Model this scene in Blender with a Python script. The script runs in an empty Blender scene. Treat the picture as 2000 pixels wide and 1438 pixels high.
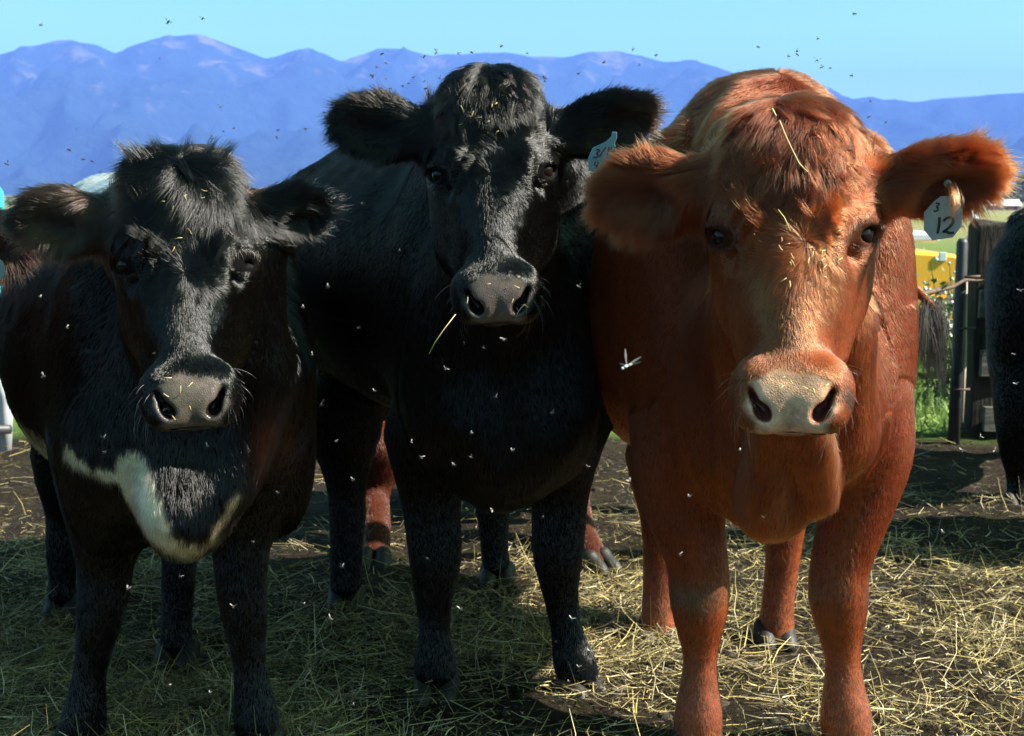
import bpy, math, random
import numpy as np
from mathutils import Vector, Matrix

SC = bpy.context.scene
COL = SC.collection
rng = np.random.default_rng(7)
random.seed(7)
PREVIEW = False

# ------------------------------------------------------------------ camera
F_PX, CAM_Z = 2700.0, 1.2
PITCH = math.atan((719 - 378) / F_PX)
cam_data = bpy.data.cameras.new('camera')
cam_data.sensor_width = 36.0
cam_data.lens = F_PX / 2000 * 36.0
cam_data.clip_start = 0.05
cam_data.clip_end = 60000
cam_data.dof.use_dof = True
cam_data.dof.focus_distance = 2.35
cam_data.dof.aperture_fstop = 11
cam = bpy.data.objects.new('camera', cam_data)
cam.location = (0, 0, CAM_Z)
cam.rotation_euler = (math.pi / 2 - PITCH, 0, 0)
COL.objects.link(cam)
SC.camera = cam

# ------------------------------------------------------------------ sky, sun, exposure
SUN_AZ = math.radians(101)      # clockwise from +Y (away from the camera) towards +X
SUN_EL = math.radians(41)
world = bpy.data.worlds.new('World')
SC.world = world
world.use_nodes = True
wn = world.node_tree
wn.nodes.clear()
w_out = wn.nodes.new('ShaderNodeOutputWorld')
w_bg = wn.nodes.new('ShaderNodeBackground')
w_sky = wn.nodes.new('ShaderNodeTexSky')
w_sky.sky_type = 'NISHITA'
w_sky.sun_disc = False
w_sky.sun_elevation = SUN_EL
w_sky.sun_rotation = SUN_AZ
w_sky.altitude = 900
w_sky.air_density = 1.0
w_sky.dust_density = 3.0
w_sky.ozone_density = 2.0
w_mul = wn.nodes.new('ShaderNodeMix')
w_mul.data_type = 'RGBA'
w_mul.blend_type = 'MULTIPLY'
w_mul.inputs[0].default_value = 1.0
w_mul.inputs[7].default_value = (0.90, 1.54, 0.70, 1)
wn.links.new(w_sky.outputs[0], w_mul.inputs[6])
# the sky pales towards the horizon, the same all round
w_tc = wn.nodes.new('ShaderNodeTexCoord')
w_sep = wn.nodes.new('ShaderNodeSeparateXYZ'); wn.links.new(w_tc.outputs['Generated'], w_sep.inputs[0])
w_rmp = wn.nodes.new('ShaderNodeValToRGB'); wn.links.new(w_sep.outputs['Z'], w_rmp.inputs[0])
w_e = w_rmp.color_ramp.elements
w_e[0].position = 0.0; w_e[0].color = (2.3, 1.9, 1.0, 1)
w_e[1].position = 0.45; w_e[1].color = (1, 1, 1, 1)
w_e.new(0.11).color = (1.75, 1.52, 1.0, 1)
w_e.new(0.16).color = (1.35, 1.27, 1.0, 1)
w_mul2 = wn.nodes.new('ShaderNodeMix'); w_mul2.data_type = 'RGBA'; w_mul2.blend_type = 'MULTIPLY'
w_mul2.inputs[0].default_value = 1.0
wn.links.new(w_mul.outputs[2], w_mul2.inputs[6]); wn.links.new(w_rmp.outputs[0], w_mul2.inputs[7])
wn.links.new(w_mul2.outputs[2], w_bg.inputs[0])
w_bg.inputs[1].default_value = 0.05
wn.links.new(w_bg.outputs[0], w_out.inputs[0])

sun_data = bpy.data.lights.new('sun', 'SUN')
sun_data.energy = 5.0
sun_data.angle = math.radians(0.53)
sun_data.color = (1.0, 0.945, 0.86)
sun = bpy.data.objects.new('sun', sun_data)
sdir = Vector((math.sin(SUN_AZ) * math.cos(SUN_EL), math.cos(SUN_AZ) * math.cos(SUN_EL), math.sin(SUN_EL)))
sun.rotation_euler = sdir.to_track_quat('Z', 'Y').to_euler()
COL.objects.link(sun)

SC.view_settings.view_transform = 'Standard'
SC.view_settings.look = 'None'
SC.view_settings.exposure = 1.72
SC.view_settings.gamma = 1.0
SC.view_settings.use_curve_mapping = False
SC.render.engine = 'CYCLES'
cy = SC.cycles
cy.use_denoising = True
cy.max_bounces = 8
cy.diffuse_bounces = 3
cy.glossy_bounces = 3
cy.transmission_bounces = 6
cy.transparent_max_bounces = 8
cy.volume_bounces = 1
cy.sample_clamp_indirect = 6
SC.cycles_curves.shape = 'RIBBONS'

# ------------------------------------------------------------------ helpers
CT, ST = math.cos(PITCH), math.sin(PITCH)
def ray(u, v):
    cx, cyy = (u - 1000) / F_PX, (719 - v) / F_PX
    return np.array([cx, CT + cyy * ST, -ST + cyy * CT])
def P(u, v, d):
    r = ray(u, v)
    return np.array([0, 0, CAM_Z]) + r * (d / r[1])
def unit(v):
    v = np.asarray(v, float)
    return v / (np.linalg.norm(v) + 1e-12)
def sines(p, freq, seed, n=7):
    """cheap smooth noise in about -1..1 at points p (N,3)"""
    r = np.random.default_rng(seed)
    out = np.zeros(len(p))
    for _ in range(n):
        k = r.normal(size=3)
        k = k / np.linalg.norm(k) * freq * r.uniform(0.6, 1.7)
        out += np.sin(p @ k + r.uniform(0, 6.28))
    return out / math.sqrt(n) * 0.9
def sstep(a, b, x):
    t = np.clip((x - a) / (b - a), 0, 1)
    return t * t * (3 - 2 * t)

def tag(o, label=None, cat=None, group=None, kind=None):
    if label: o['label'] = label
    if cat: o['category'] = cat
    if group: o['group'] = group
    if kind: o['kind'] = kind
    return o
def empty(name, loc, label=None, cat=None, group=None):
    o = bpy.data.objects.new(name, None)
    o.empty_display_size = 0.1
    o.location = tuple(loc)
    COL.objects.link(o)
    return tag(o, label, cat, group)
def link_mesh(name, me, mats=(), parent=None, loc=(0, 0, 0), smooth=True):
    o = bpy.data.objects.new(name, me)
    for m in mats: me.materials.append(m)
    if smooth and len(me.polygons):
        me.polygons.foreach_set('use_smooth', [True] * len(me.polygons))
    COL.objects.link(o)
    if parent is not None: o.parent = parent
    o.location = tuple(loc)
    return o
def np_mesh(name, verts, faces):
    """faces: (M,k) int array"""
    me = bpy.data.meshes.new(name)
    verts = np.asarray(verts, np.float32)
    faces = np.asarray(faces, np.int32)
    k = faces.shape[1]
    me.vertices.add(len(verts))
    me.vertices.foreach_set('co', verts.ravel())
    me.loops.add(faces.size)
    me.loops.foreach_set('vertex_index', faces.ravel())
    me.polygons.add(len(faces))
    me.polygons.foreach_set('loop_start', np.arange(0, faces.size, k, dtype=np.int32))
    me.update(calc_edges=True)
    return me

class MB:
    """collects boxes, tubes and the like into one mesh"""
    def __init__(s): s.v, s.f = [], []
    def add(s, vs, fs):
        o = len(s.v)
        s.v += [tuple(map(float, p)) for p in vs]
        s.f += [tuple(i + o for i in f) for f in fs]
    def box(s, c, size, rot=None, jit=0.0):
        M = np.eye(3) if rot is None else np.asarray(rot)
        vs = []
        for x in (-.5, .5):
            for y in (-.5, .5):
                for z in (-.5, .5):
                    p = np.array([x * size[0], y * size[1], z * size[2]]) + rng.normal(size=3) * jit
                    vs.append(np.asarray(c) + M @ p)
        s.add(vs, [(0, 1, 3, 2), (4, 6, 7, 5), (0, 4, 5, 1), (2, 3, 7, 6), (0, 2, 6, 4), (1, 5, 7, 3)])
    def tube(s, pts, rad, n=8, cap=True):
        pts = [np.asarray(p, float) for p in pts]
        rads = [rad] * len(pts) if np.isscalar(rad) else rad
        vs, fs = [], []
        up = np.array([0.13, 0.21, 0.97])
        for i, p in enumerate(pts):
            t = unit(pts[min(i + 1, len(pts) - 1)] - pts[max(i - 1, 0)])
            a = np.cross(t, up)
            if np.linalg.norm(a) < 1e-3: a = np.cross(t, [1, 0, 0])
            a = unit(a); b = np.cross(t, a)
            for j in range(n):
                th = 2 * math.pi * j / n
                vs.append(p + (a * math.cos(th) + b * math.sin(th)) * rads[i])
        for i in range(len(pts) - 1):
            for j in range(n):
                fs.append((i * n + j, i * n + (j + 1) % n, (i + 1) * n + (j + 1) % n, (i + 1) * n + j))
        if cap:
            fs.append(tuple(range(n - 1, -1, -1)))
            fs.append(tuple(range((len(pts) - 1) * n, len(pts) * n)))
        s.add(vs, fs)
    def ball(s, c, r, M=None, nu=14, nv=9):
        r = np.ones(3) * r
        M = np.eye(3) if M is None else M
        vs, fs = [], []
        for i in range(nv + 1):
            th = math.pi * i / nv
            for j in range(nu):
                ph = 2 * math.pi * j / nu
                vs.append(np.asarray(c) + M @ (r * [math.sin(th) * math.cos(ph), math.sin(th) * math.sin(ph), math.cos(th)]))
        for i in range(nv):
            for j in range(nu):
                a, b = i * nu + j, i * nu + (j + 1) % nu
                fs.append((a, a + nu, b + nu, b))
        s.add(vs, fs)
    def mesh(s, name):
        me = bpy.data.meshes.new(name)
        me.from_pydata(s.v, [], s.f)
        me.update()
        return me
    def build(s, name, mats, parent=None, loc=(0, 0, 0), smooth=True, bevel=0.0):
        loc = np.asarray(loc, float)
        s.v = [tuple(np.asarray(p) - loc) for p in s.v]
        rel = loc if parent is None else loc - np.array(parent.location)
        o = link_mesh(name, s.mesh(name), mats, parent, rel, smooth)
        if bevel:
            b = o.modifiers.new('bevel', 'BEVEL'); b.width = bevel; b.segments = 2; b.limit_method = 'ANGLE'
        return o

# ------------------------------------------------------------------ materials
def new_mat(name):
    m = bpy.data.materials.new(name)
    m.use_nodes = True
    nt = m.node_tree
    b = nt.nodes['Principled BSDF']
    return m, nt, b
def ramp(nt, fac, stops, interp='LINEAR'):
    r = nt.nodes.new('ShaderNodeValToRGB')
    r.color_ramp.interpolation = interp
    e = r.color_ramp.elements
    while len(e) < len(stops): e.new(0.5)
    for el, (p, c) in zip(e, stops):
        el.position = p
        el.color = tuple(c) + (1,) if len(c) == 3 else c
    nt.links.new(fac, r.inputs[0])
    return r.outputs[0]
def noise(nt, scale, detail=4, rough=0.55, coord='Object', stretch=None, w=None):
    tc = nt.nodes.new('ShaderNodeTexCoord')
    n = nt.nodes.new('ShaderNodeTexNoise')
    n.inputs['Scale'].default_value = scale
    n.inputs['Detail'].default_value = detail
    n.inputs['Roughness'].default_value = rough
    src = tc.outputs[coord]
    if stretch:
        mp = nt.nodes.new('ShaderNodeMapping')
        mp.inputs['Scale'].default_value = stretch
        nt.links.new(src, mp.inputs[0]); src = mp.outputs[0]
    nt.links.new(src, n.inputs['Vector'])
    return n.outputs[0]
def bump(nt, b, h, strength=0.4, dist=0.01):
    bp = nt.nodes.new('ShaderNodeBump')
    bp.inputs['Strength'].default_value = strength
    bp.inputs['Distance'].default_value = dist
    nt.links.new(h, bp.inputs['Height'])
    nt.links.new(bp.outputs[0], b.inputs['Normal'])
def simple_mat(name, c0, c1, scale=20, rough=0.7, bmp=0.3, bdist=0.005, spec=0.5, metal=0, stretch=None, coat=0):
    m, nt, b = new_mat(name)
    n = noise(nt, scale, 6, 0.6, stretch=stretch)
    nt.links.new(ramp(nt, n, [(0.3, c0), (0.7, c1)]), b.inputs['Base Color'])
    b.inputs['Roughness'].default_value = rough
    b.inputs['Specular IOR Level'].default_value = spec
    b.inputs['Metallic'].default_value = metal
    b.inputs['Coat Weight'].default_value = coat
    if bmp: bump(nt, b, n, bmp, bdist)
    return m
def fur_mat(name, rough=0.32, radial=0.5, coat=0.0, ior=1.5):
    m = bpy.data.materials.new(name)
    m.use_nodes = True
    nt = m.node_tree
    nt.nodes.clear()
    o = nt.nodes.new('ShaderNodeOutputMaterial')
    h = nt.nodes.new('ShaderNodeBsdfHairPrincipled')
    h.model = 'CHIANG'
    h.parametrization = 'COLOR'
    a = nt.nodes.new('ShaderNodeAttribute'); a.attribute_name = 'tint'
    nt.links.new(a.outputs['Color'], h.inputs['Color'])
    h.inputs['Roughness'].default_value = rough
    h.inputs['Radial Roughness'].default_value = radial
    h.inputs['Coat'].default_value = coat
    h.inputs['IOR'].default_value = ior
    nt.links.new(h.outputs[0], o.inputs[0])
    return m
def hide_mat(name):
    """the hide under the fur and the bare nose; 'coat' is the coat colour, 'bare' marks the bare nose"""
    m, nt, b = new_mat(name)
    a = nt.nodes.new('ShaderNodeAttribute'); a.attribute_name = 'coat'
    p = nt.nodes.new('ShaderNodeAttribute'); p.attribute_name = 'bare'
    n = noise(nt, 210, 3, 0.6)
    nc = noise(nt, 45, 5, 0.65)
    v = nt.nodes.new('ShaderNodeTexVoronoi'); v.inputs['Scale'].default_value = 260; v.inputs['Randomness'].default_value = 1.0
    v.feature = 'DISTANCE_TO_EDGE'
    tc = nt.nodes.new('ShaderNodeTexCoord'); nt.links.new(tc.outputs['Object'], v.inputs['Vector'])
    mx = nt.nodes.new('ShaderNodeMix'); mx.data_type = 'RGBA'; mx.blend_type = 'MULTIPLY'
    mx.inputs[0].default_value = 1.0
    nt.links.new(a.outputs['Color'], mx.inputs[6])
    nt.links.new(ramp(nt, nc, [(0.3, (0.55, 0.55, 0.5)), (0.68, (1.15, 1.12, 1.1))]), mx.inputs[7])
    nt.links.new(mx.outputs[2], b.inputs['Base Color'])
    mr = nt.nodes.new('ShaderNodeMapRange')
    mr.inputs['To Min'].default_value = 0.62; mr.inputs['To Max'].default_value = 0.26
    nt.links.new(p.outputs['Fac'], mr.inputs[0])
    nt.links.new(mr.outputs[0], b.inputs['Roughness'])
    sp = nt.nodes.new('ShaderNodeMapRange')
    sp.inputs['To Min'].default_value = 0.08; sp.inputs['To Max'].default_value = 0.5
    nt.links.new(p.outputs['Fac'], sp.inputs[0]); nt.links.new(sp.outputs[0], b.inputs['Specular IOR Level'])
    ad = nt.nodes.new('ShaderNodeMath'); ad.operation = 'MULTIPLY'
    nt.links.new(v.outputs[0], ad.inputs[0]); nt.links.new(p.outputs['Fac'], ad.inputs[1])
    ad2 = nt.nodes.new('ShaderNodeMath'); ad2.operation = 'ADD'
    nm = nt.nodes.new('ShaderNodeMath'); nm.operation = 'MULTIPLY'; nm.inputs[1].default_value = 0.25
    nt.links.new(n, nm.inputs[0])
    nt.links.new(ad.outputs[0], ad2.inputs[0]); nt.links.new(nm.outputs[0], ad2.inputs[1])
    bump(nt, b, ad2.outputs[0], 0.35, 0.003)
    return m
# ------------------------------------------------------------------ ground, pasture, mountains, air
def pen_z(x, y):
    p = np.stack([np.asarray(x, float), np.asarray(y, float), np.zeros_like(np.asarray(x, float))], 1)
    return 0.016 * sines(p, 3.1, 901) + 0.014 * sines(p, 11, 902) + 0.007 * sines(p, 28, 903)
def ground_z(x, y):
    x = np.asarray(x, float); y = np.asarray(y, float)
    r = np.hypot(x, y)
    near = sstep(14, 8, r)
    fall = -5.5 * sstep(0, 1, np.clip((r - 14) / 540, 0, 1)) * 0.6 - 5.5 * 0.4 * np.clip((r - 14) / 540, 0, 1)
    return pen_z(x, y) * near + fall

def make_ground():
    rs = np.concatenate([np.arange(0.6, 8.0, 0.032), np.geomspace(8.0, 14000, 110)])
    th = np.concatenate([np.linspace(-math.pi, -0.62, 40)[:-1], np.linspace(-0.62, 0.62, 340), np.linspace(0.62, math.pi, 40)[1:-1]])
    R_, T_ = np.meshgrid(rs, th, indexing='ij')
    X, Y = R_ * np.sin(T_), R_ * np.cos(T_)
    Z = ground_z(X.ravel(), Y.ravel()).reshape(X.shape)
    V = np.stack([X, Y, Z], 2).reshape(-1, 3)
    nr, nt_ = X.shape
    i, j = np.meshgrid(np.arange(nr - 1), np.arange(nt_), indexing='ij')
    j2 = (j + 1) % nt_
    Fq = np.stack([i * nt_ + j, i * nt_ + j2, (i + 1) * nt_ + j2, (i + 1) * nt_ + j], 2).reshape(-1, 4)[:, ::-1]
    V = np.concatenate([V, [[0, 0, float(ground_z([0.], [0.])[0])]]])
    m, nt, b = new_mat('earth and pasture')
    geo = nt.nodes.new('ShaderNodeNewGeometry')
    sep = nt.nodes.new('ShaderNodeSeparateXYZ'); nt.links.new(geo.outputs['Position'], sep.inputs[0])
    def nz(scale, detail=5, rough=0.6):
        n = nt.nodes.new('ShaderNodeTexNoise'); n.inputs['Scale'].default_value = scale
        n.inputs['Detail'].default_value = detail; n.inputs['Roughness'].default_value = rough
        nt.links.new(geo.outputs['Position'], n.inputs['Vector']); return n.outputs[0]
    fine, mid, wide, field = nz(38, 8, 0.7), nz(7, 6), nz(1.1, 4), nz(0.02, 6, 0.65)
    dirt = ramp(nt, fine, [(0.25, (0.006, 0.004, 0.003)), (0.5, (0.020, 0.013, 0.008)), (0.75, (0.055, 0.037, 0.023))])
    straw = ramp(nt, fine, [(0.3, (0.014, 0.011, 0.005)), (0.7, (0.050, 0.038, 0.017))])
    mx = nt.nodes.new('ShaderNodeMix'); mx.data_type = 'RGBA'
    nt.links.new(ramp(nt, mid, [(0.45, (0, 0, 0)), (0.62, (1, 1, 1))]), mx.inputs[0])
    nt.links.new(dirt, mx.inputs[6]); nt.links.new(straw, mx.inputs[7])
    grass = ramp(nt, mid, [(0.3, (0.055, 0.12, 0.018)), (0.7, (0.13, 0.21, 0.04))])
    dry = ramp(nt, field, [(0.30, (0.10, 0.15, 0.035)), (0.5, (0.21, 0.20, 0.085)), (0.7, (0.30, 0.25, 0.13))])
    def mr(src, a, bb):
        q = nt.nodes.new('ShaderNodeMapRange'); q.interpolation_type = 'SMOOTHSTEP'
        q.inputs['From Min'].default_value = a; q.inputs['From Max'].default_value = bb
        nt.links.new(src, q.inputs[0]); return q.outputs[0]
    yy = nt.nodes.new('ShaderNodeMath'); yy.operation = 'MULTIPLY_ADD'; yy.inputs[1].default_value = 0.9
    nt.links.new(wide, yy.inputs[0]); nt.links.new(sep.outputs['Y'], yy.inputs[2])
    g1 = nt.nodes.new('ShaderNodeMix'); g1.data_type = 'RGBA'
    nt.links.new(mr(yy.outputs[0], 7.1, 7.6), g1.inputs[0]); nt.links.new(mx.outputs[2], g1.inputs[6]); nt.links.new(grass, g1.inputs[7])
    g2 = nt.nodes.new('ShaderNodeMix'); g2.data_type = 'RGBA'
    nt.links.new(mr(sep.outputs['Y'], 16, 60), g2.inputs[0]); nt.links.new(g1.outputs[2], g2.inputs[6]); nt.links.new(dry, g2.inputs[7])
    nt.links.new(g2.outputs[2], b.inputs['Base Color'])
    b.inputs['Roughness'].default_value = 0.95
    b.inputs['Specular IOR Level'].default_value = 0.15
    ad = nt.nodes.new('ShaderNodeMath'); ad.operation = 'ADD'
    nt.links.new(fine, ad.inputs[0]); nt.links.new(mid, ad.inputs[1])
    bump(nt, b, ad.outputs[0], 1.0, 0.03)
    o = link_mesh('ground', np_mesh('ground', V, Fq), [m])
    tag(o, kind='structure')
make_ground()

RIDGE = [(-700, 120), (-350, 95), (-120, 128), (0, 112), (60, 92), (110, 84), (160, 75), (200, 86), (240, 103), (270, 90), (300, 80), (340, 69), (400, 66), (430, 74), (480, 93), (530, 111), (560, 106), (600, 90), (640, 103), (680, 118),
         (715, 102), (745, 89), (800, 93), (850, 107), (900, 101), (950, 95), (990, 100), (1040, 106), (1100, 108), (1150, 100), (1200, 95), (1240, 106), (1290, 118), (1350, 117), (1420, 138), (1500, 150), (1580, 158),
         (1650, 190), (1690, 183), (1720, 193), (1780, 196), (1850, 187), (1900, 184), (1950, 181), (2000, 176), (2300, 150), (2700, 185)]
def make_mountains():
    us = np.array([r[0] for r in RIDGE], float); vs = np.array([r[1] for r in RIDGE], float)
    az = np.arctan((us - 1000) / F_PX)
    el = np.array([math.atan2(ray(u, v)[2], math.hypot(ray(u, v)[0], ray(u, v)[1])) for u, v in RIDGE])
    D0 = 9500.0
    # the range runs on beyond the frame on both sides
    rr_ = np.random.default_rng(12)
    for sg in (-1, 1):
        ea = np.abs(az[0] if sg < 0 else az[-1]) + np.cumsum(rr_.uniform(0.035, 0.06, 16))
        ee = np.where(np.arange(16) % 2, 0.108, 0.088) + rr_.uniform(-0.008, 0.008, 16)
        if sg < 0: az = np.concatenate([-ea[::-1], az]); el = np.concatenate([np.arctan(ee)[::-1], el])
        else: az = np.concatenate([az, ea]); el = np.concatenate([el, np.arctan(ee)])
    na, nr = 1100, 120
    A = np.linspace(az[0], az[-1], na)
    hr = np.interp(A, az, np.tan(el)) * D0
    t = np.linspace(0, 1.25, nr)
    Tm, Am = np.meshgrid(t, A, indexing='ij')
    Rm = 5200 + (D0 - 5200) * Tm
    base = np.where(Tm <= 1, Tm ** 1.55, 1 - (Tm - 1) * 1.6)
    X, Y = Rm * np.sin(Am), Rm * np.cos(Am)
    pts = np.stack([X.ravel(), Y.ravel() * 0.6, np.zeros(X.size)], 1)
    n1 = 1 - np.abs(sines(pts, 0.0042, 77, 6)); n2 = 1 - np.abs(sines(pts, 0.011, 78, 6)); n3 = sines(pts, 0.03, 79, 6)
    spur = ((n1 - 0.5) * 0.27 + (n2 - 0.5) * 0.14 + n3 * 0.035).reshape(X.shape)
    env = np.clip(4 * Tm * (1 - Tm), 0, 1) ** 0.8
    small = (n3 * 0.005 + (n2 - 0.5) * 0.010).reshape(X.shape)
    Z = hr[None, :] * np.clip(base + spur * env + small * sstep(0.5, 1, Tm), -0.05, 1.2) - 8
    V = np.stack([X, Y, Z], 2).reshape(-1, 3)
    i, j = np.meshgrid(np.arange(nr - 1), np.arange(na - 1), indexing='ij')
    Fq = np.stack([i * na + j, i * na + j + 1, (i + 1) * na + j + 1, (i + 1) * na + j], 2).reshape(-1, 4)
    m, nt, b = new_mat('forested mountainside')
    geo = nt.nodes.new('ShaderNodeNewGeometry')
    sep = nt.nodes.new('ShaderNodeSeparateXYZ'); nt.links.new(geo.outputs['Position'], sep.inputs[0])
    n = nt.nodes.new('ShaderNodeTexNoise'); n.inputs['Scale'].default_value = 0.0042; n.inputs['Detail'].default_value = 9
    n.inputs['Roughness'].default_value = 0.62
    nt.links.new(geo.outputs['Position'], n.inputs['Vector'])
    n2_ = nt.nodes.new('ShaderNodeTexNoise'); n2_.inputs['Scale'].default_value = 0.02; n2_.inputs['Detail'].default_value = 6
    nt.links.new(geo.outputs['Position'], n2_.inputs['Vector'])
    hz = nt.nodes.new('ShaderNodeMapRange'); nt.links.new(sep.outputs['Z'], hz.inputs[0])
    hz.inputs['From Min'].default_value = 350; hz.inputs['From Max'].default_value = 1050
    hz.inputs['To Min'].default_value = 0.0; hz.inputs['To Max'].default_value = 0.17
    sm = nt.nodes.new('ShaderNodeMath'); sm.operation = 'ADD'
    nt.links.new(n.outputs[0], sm.inputs[0]); nt.links.new(hz.outputs[0], sm.inputs[1])
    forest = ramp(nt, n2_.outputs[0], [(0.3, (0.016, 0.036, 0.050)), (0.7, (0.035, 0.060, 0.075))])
    mx = nt.nodes.new('ShaderNodeMix'); mx.data_type = 'RGBA'
    nt.links.new(ramp(nt, sm.outputs[0], [(0.64, (0, 0, 0)), (0.78, (1, 1, 1))]), mx.inputs[0])
    nt.links.new(forest, mx.inputs[6]); mx.inputs[7].default_value = (0.20, 0.165, 0.15, 1)
    nt.links.new(mx.outputs[2], b.inputs['Base Color'])
    b.inputs['Roughness'].default_value = 1.0; b.inputs['Specular IOR Level'].default_value = 0.0
    n4 = nt.nodes.new('ShaderNodeTexNoise'); n4.inputs['Scale'].default_value = 0.009; n4.inputs['Detail'].default_value = 9; n4.inputs['Roughness'].default_value = 0.68
    nt.links.new(geo.outputs['Position'], n4.inputs['Vector'])
    bump(nt, b, n4.outputs[0], 1.0, 70.0)
    o = link_mesh('mountains', np_mesh('mountains', V, Fq), [m])
    tag(o, kind='structure')
make_mountains()

def make_haze():
    g = MB(); g.box((0, 1000, 590), (28400, 26400, 1204))
    m = bpy.data.materials.new('valley air'); m.use_nodes = True
    nt = m.node_tree; nt.nodes.clear()
    o = nt.nodes.new('ShaderNodeOutputMaterial')
    v = nt.nodes.new('ShaderNodeVolumePrincipled')
    v.inputs['Color'].default_value = (0.16, 0.30, 0.95, 1)
    v.inputs['Absorption Color'].default_value = (0, 0, 0, 1)
    v.inputs['Density'].default_value = 0.00011
    v.inputs['Anisotropy'].default_value = 0.0
    nt.links.new(v.outputs[0], o.inputs['Volume'])
    ob = g.build('haze', [m], smooth=False)
    tag(ob, kind='stuff')
make_haze()

# ------------------------------------------------------------------ fence, vehicle, barn, trees
M_TIE = simple_mat('weathered tie', (0.016, 0.014, 0.012), (0.055, 0.048, 0.042), 9, 0.9, 0.9, 0.02, 0.2, stretch=(3, 3, 0.5))
M_BOARD = simple_mat('grey boards', (0.07, 0.07, 0.062), (0.17, 0.165, 0.15), 10, 0.9, 0.7, 0.01, 0.2, stretch=(0.4, 3, 3))
M_STEEL = simple_mat('dark painted steel', (0.02, 0.022, 0.026), (0.045, 0.047, 0.05), 30, 0.5, 0.2, 0.002, 0.5)
M_LATH = simple_mat('pale weathered lath', (0.34, 0.29, 0.22), (0.55, 0.48, 0.38), 14, 0.9, 0.4, 0.004, 0.2, stretch=(4, 4, 0.5))
M_WIRE = simple_mat('rusty wire', (0.06, 0.04, 0.025), (0.16, 0.11, 0.07), 40, 0.8, 0.4, 0.002)

def rough_post(c, w, d_, h, name, mat, parent, lean=(0, 0), bev=0.012):
    V, Fq = [], []
    nz_ = 12; prof = [(-.5, -.5), (0, -.52), (.5, -.5), (.51, 0), (.5, .5), (0, .5), (-.5, .5), (-.51, 0)]
    for k in range(nz_ + 1):
        z = h * k / nz_
        for (a, b_) in prof:
            j = rng.normal(size=3) * 0.004
            zz = z + (0.012 * math.sin(a * 9 + b_ * 5) if k == nz_ else 0)
            V.append((c[0] + a * w + lean[0] * z + j[0], c[1] + b_ * d_ + lean[1] * z + j[1], c[2] + zz))
    n = len(prof)
    F4 = [(k * n + i, k * n + (i + 1) % n, (k + 1) * n + (i + 1) % n, (k + 1) * n + i) for k in range(nz_) for i in range(n)]
    g = MB(); g.add(V, F4 + [tuple(range(nz_ * n, nz_ * n + n))])
    return g.build(name, [mat], parent, c, smooth=False, bevel=bev)

fx = P(1920, 850, 6.9)[0]
fence = empty('wooden_fence', (fx, 6.9, 0), 'dark tie post fence with grey boards behind the black rump', 'fence')
rough_post(np.array([fx, 6.9, -0.05]), 0.19, 0.17, 1.105, 'post', M_TIE, fence)
rough_post(np.array([fx + 2.3, 6.95, -0.05]), 0.19, 0.17, 1.1, 'post', M_TIE, fence)
for k, (z, h, off) in enumerate([(0.66, 0.135, 0.0), (0.355, 0.135, 0.01), (0.10, 0.125, -0.01)]):
    g = MB()
    n = 10
    for i in range(n):
        pass
    x0, x1 = fx - 0.085 + 0.02 * k, fx + 2.5
    V = []
    for i in range(n + 1):
        x = x0 + (x1 - x0) * i / n
        dz = 0.012 * math.sin(i * 0.9 + k * 2) - 0.02 * i / n
        for (a, b_) in ((-.5, -.5), (.5, -.5), (.5, .5), (-.5, .5)):
            V.append((x, 6.79 + off + a * 0.032 + rng.normal() * 0.002, z + dz + b_ * h + rng.normal() * 0.003))
    Fs = [(i * 4 + j, i * 4 + (j + 1) % 4, i * 4 + 4 + (j + 1) % 4, i * 4 + 4 + j) for i in range(n) for j in range(4)]
    g.add(V, Fs + [(3, 2, 1, 0), (n * 4, n * 4 + 1, n * 4 + 2, n * 4 + 3)])
    g.build('board', [M_BOARD], fence, (x0, 6.79, z), smooth=False, bevel=0.004)
# small cleats nailed on the post face
for z, w_ in ((0.62, 0.10), (0.745, 0.10)):
    g = MB(); g.box((fx + 0.045, 6.80 if z < 0.7 else 6.795, z), (w_, 0.03, 0.045 if z > 0.7 else 0.05), None, 0.002)
    g.build('cleat', [M_BOARD], fence, (fx + 0.05, 6.8, z), smooth=False, bevel=0.003)

p0, p1 = P(1862, 868, 6.7), P(1880, 466, 6.7)
sp = empty('steel_post', (p0[0], 6.7, 0), 'thin dark steel post leaning beside the tie post', 'post')
g = MB(); g.tube([np.array([p0[0], 6.7, -0.05]), (p0 + p1) / 2 + [0.002, 0, 0], p1 - [0, 0, 0.02], p1], [0.030, 0.030, 0.028, 0.018], 10)
g.build('tube', [M_STEEL], sp, (p0[0], 6.7, 0))
for z in (0.25, 0.55, 0.8):
    g = MB(); g.tube([[p0[0] + 0.05 * z - 0.03, 6.665, z], [p0[0] + 0.05 * z + 0.045, 6.665, z + 0.004]], 0.006, 6)
    g.build('clip', [M_WIRE], sp, (p0[0], 6.7, z))
a, b_ = P(1877, 825, 6.76), P(1886, 545, 6.76)
lt = MB(); lt.tube([np.array([a[0], a[1], a[2]]), a * 0.6 + b_ * 0.4 + [0.006, 0, 0], b_], [0.011, 0.012, 0.010], 6)
tag(lt.build('lath', [M_LATH], None, a), 'narrow pale wooden lath standing between steel post and tie post', 'lath')
w = MB(); pts = [P(1745, 600, 6.2), P(1805, 574, 6.35), P(1835, 566, 6.5), P(1860, 561, 6.58), P(1885, 547, 6.62), P(1925, 549, 6.72), P(1990, 560, 6.74), P(2120, 556, 6.74)]
w.tube(pts, [0.010, 0.011, 0.013, 0.010, 0.008, 0.007, 0.006, 0.006], 6)
w.tube([pts[2], pts[2] + [0.05, -0.02, 0.03]], [0.006, 0.003], 5)
tag(w.build('dry_branch', [M_WIRE], None, pts[3]), 'thin dry branch caught across the steel post', 'branch')

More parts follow.
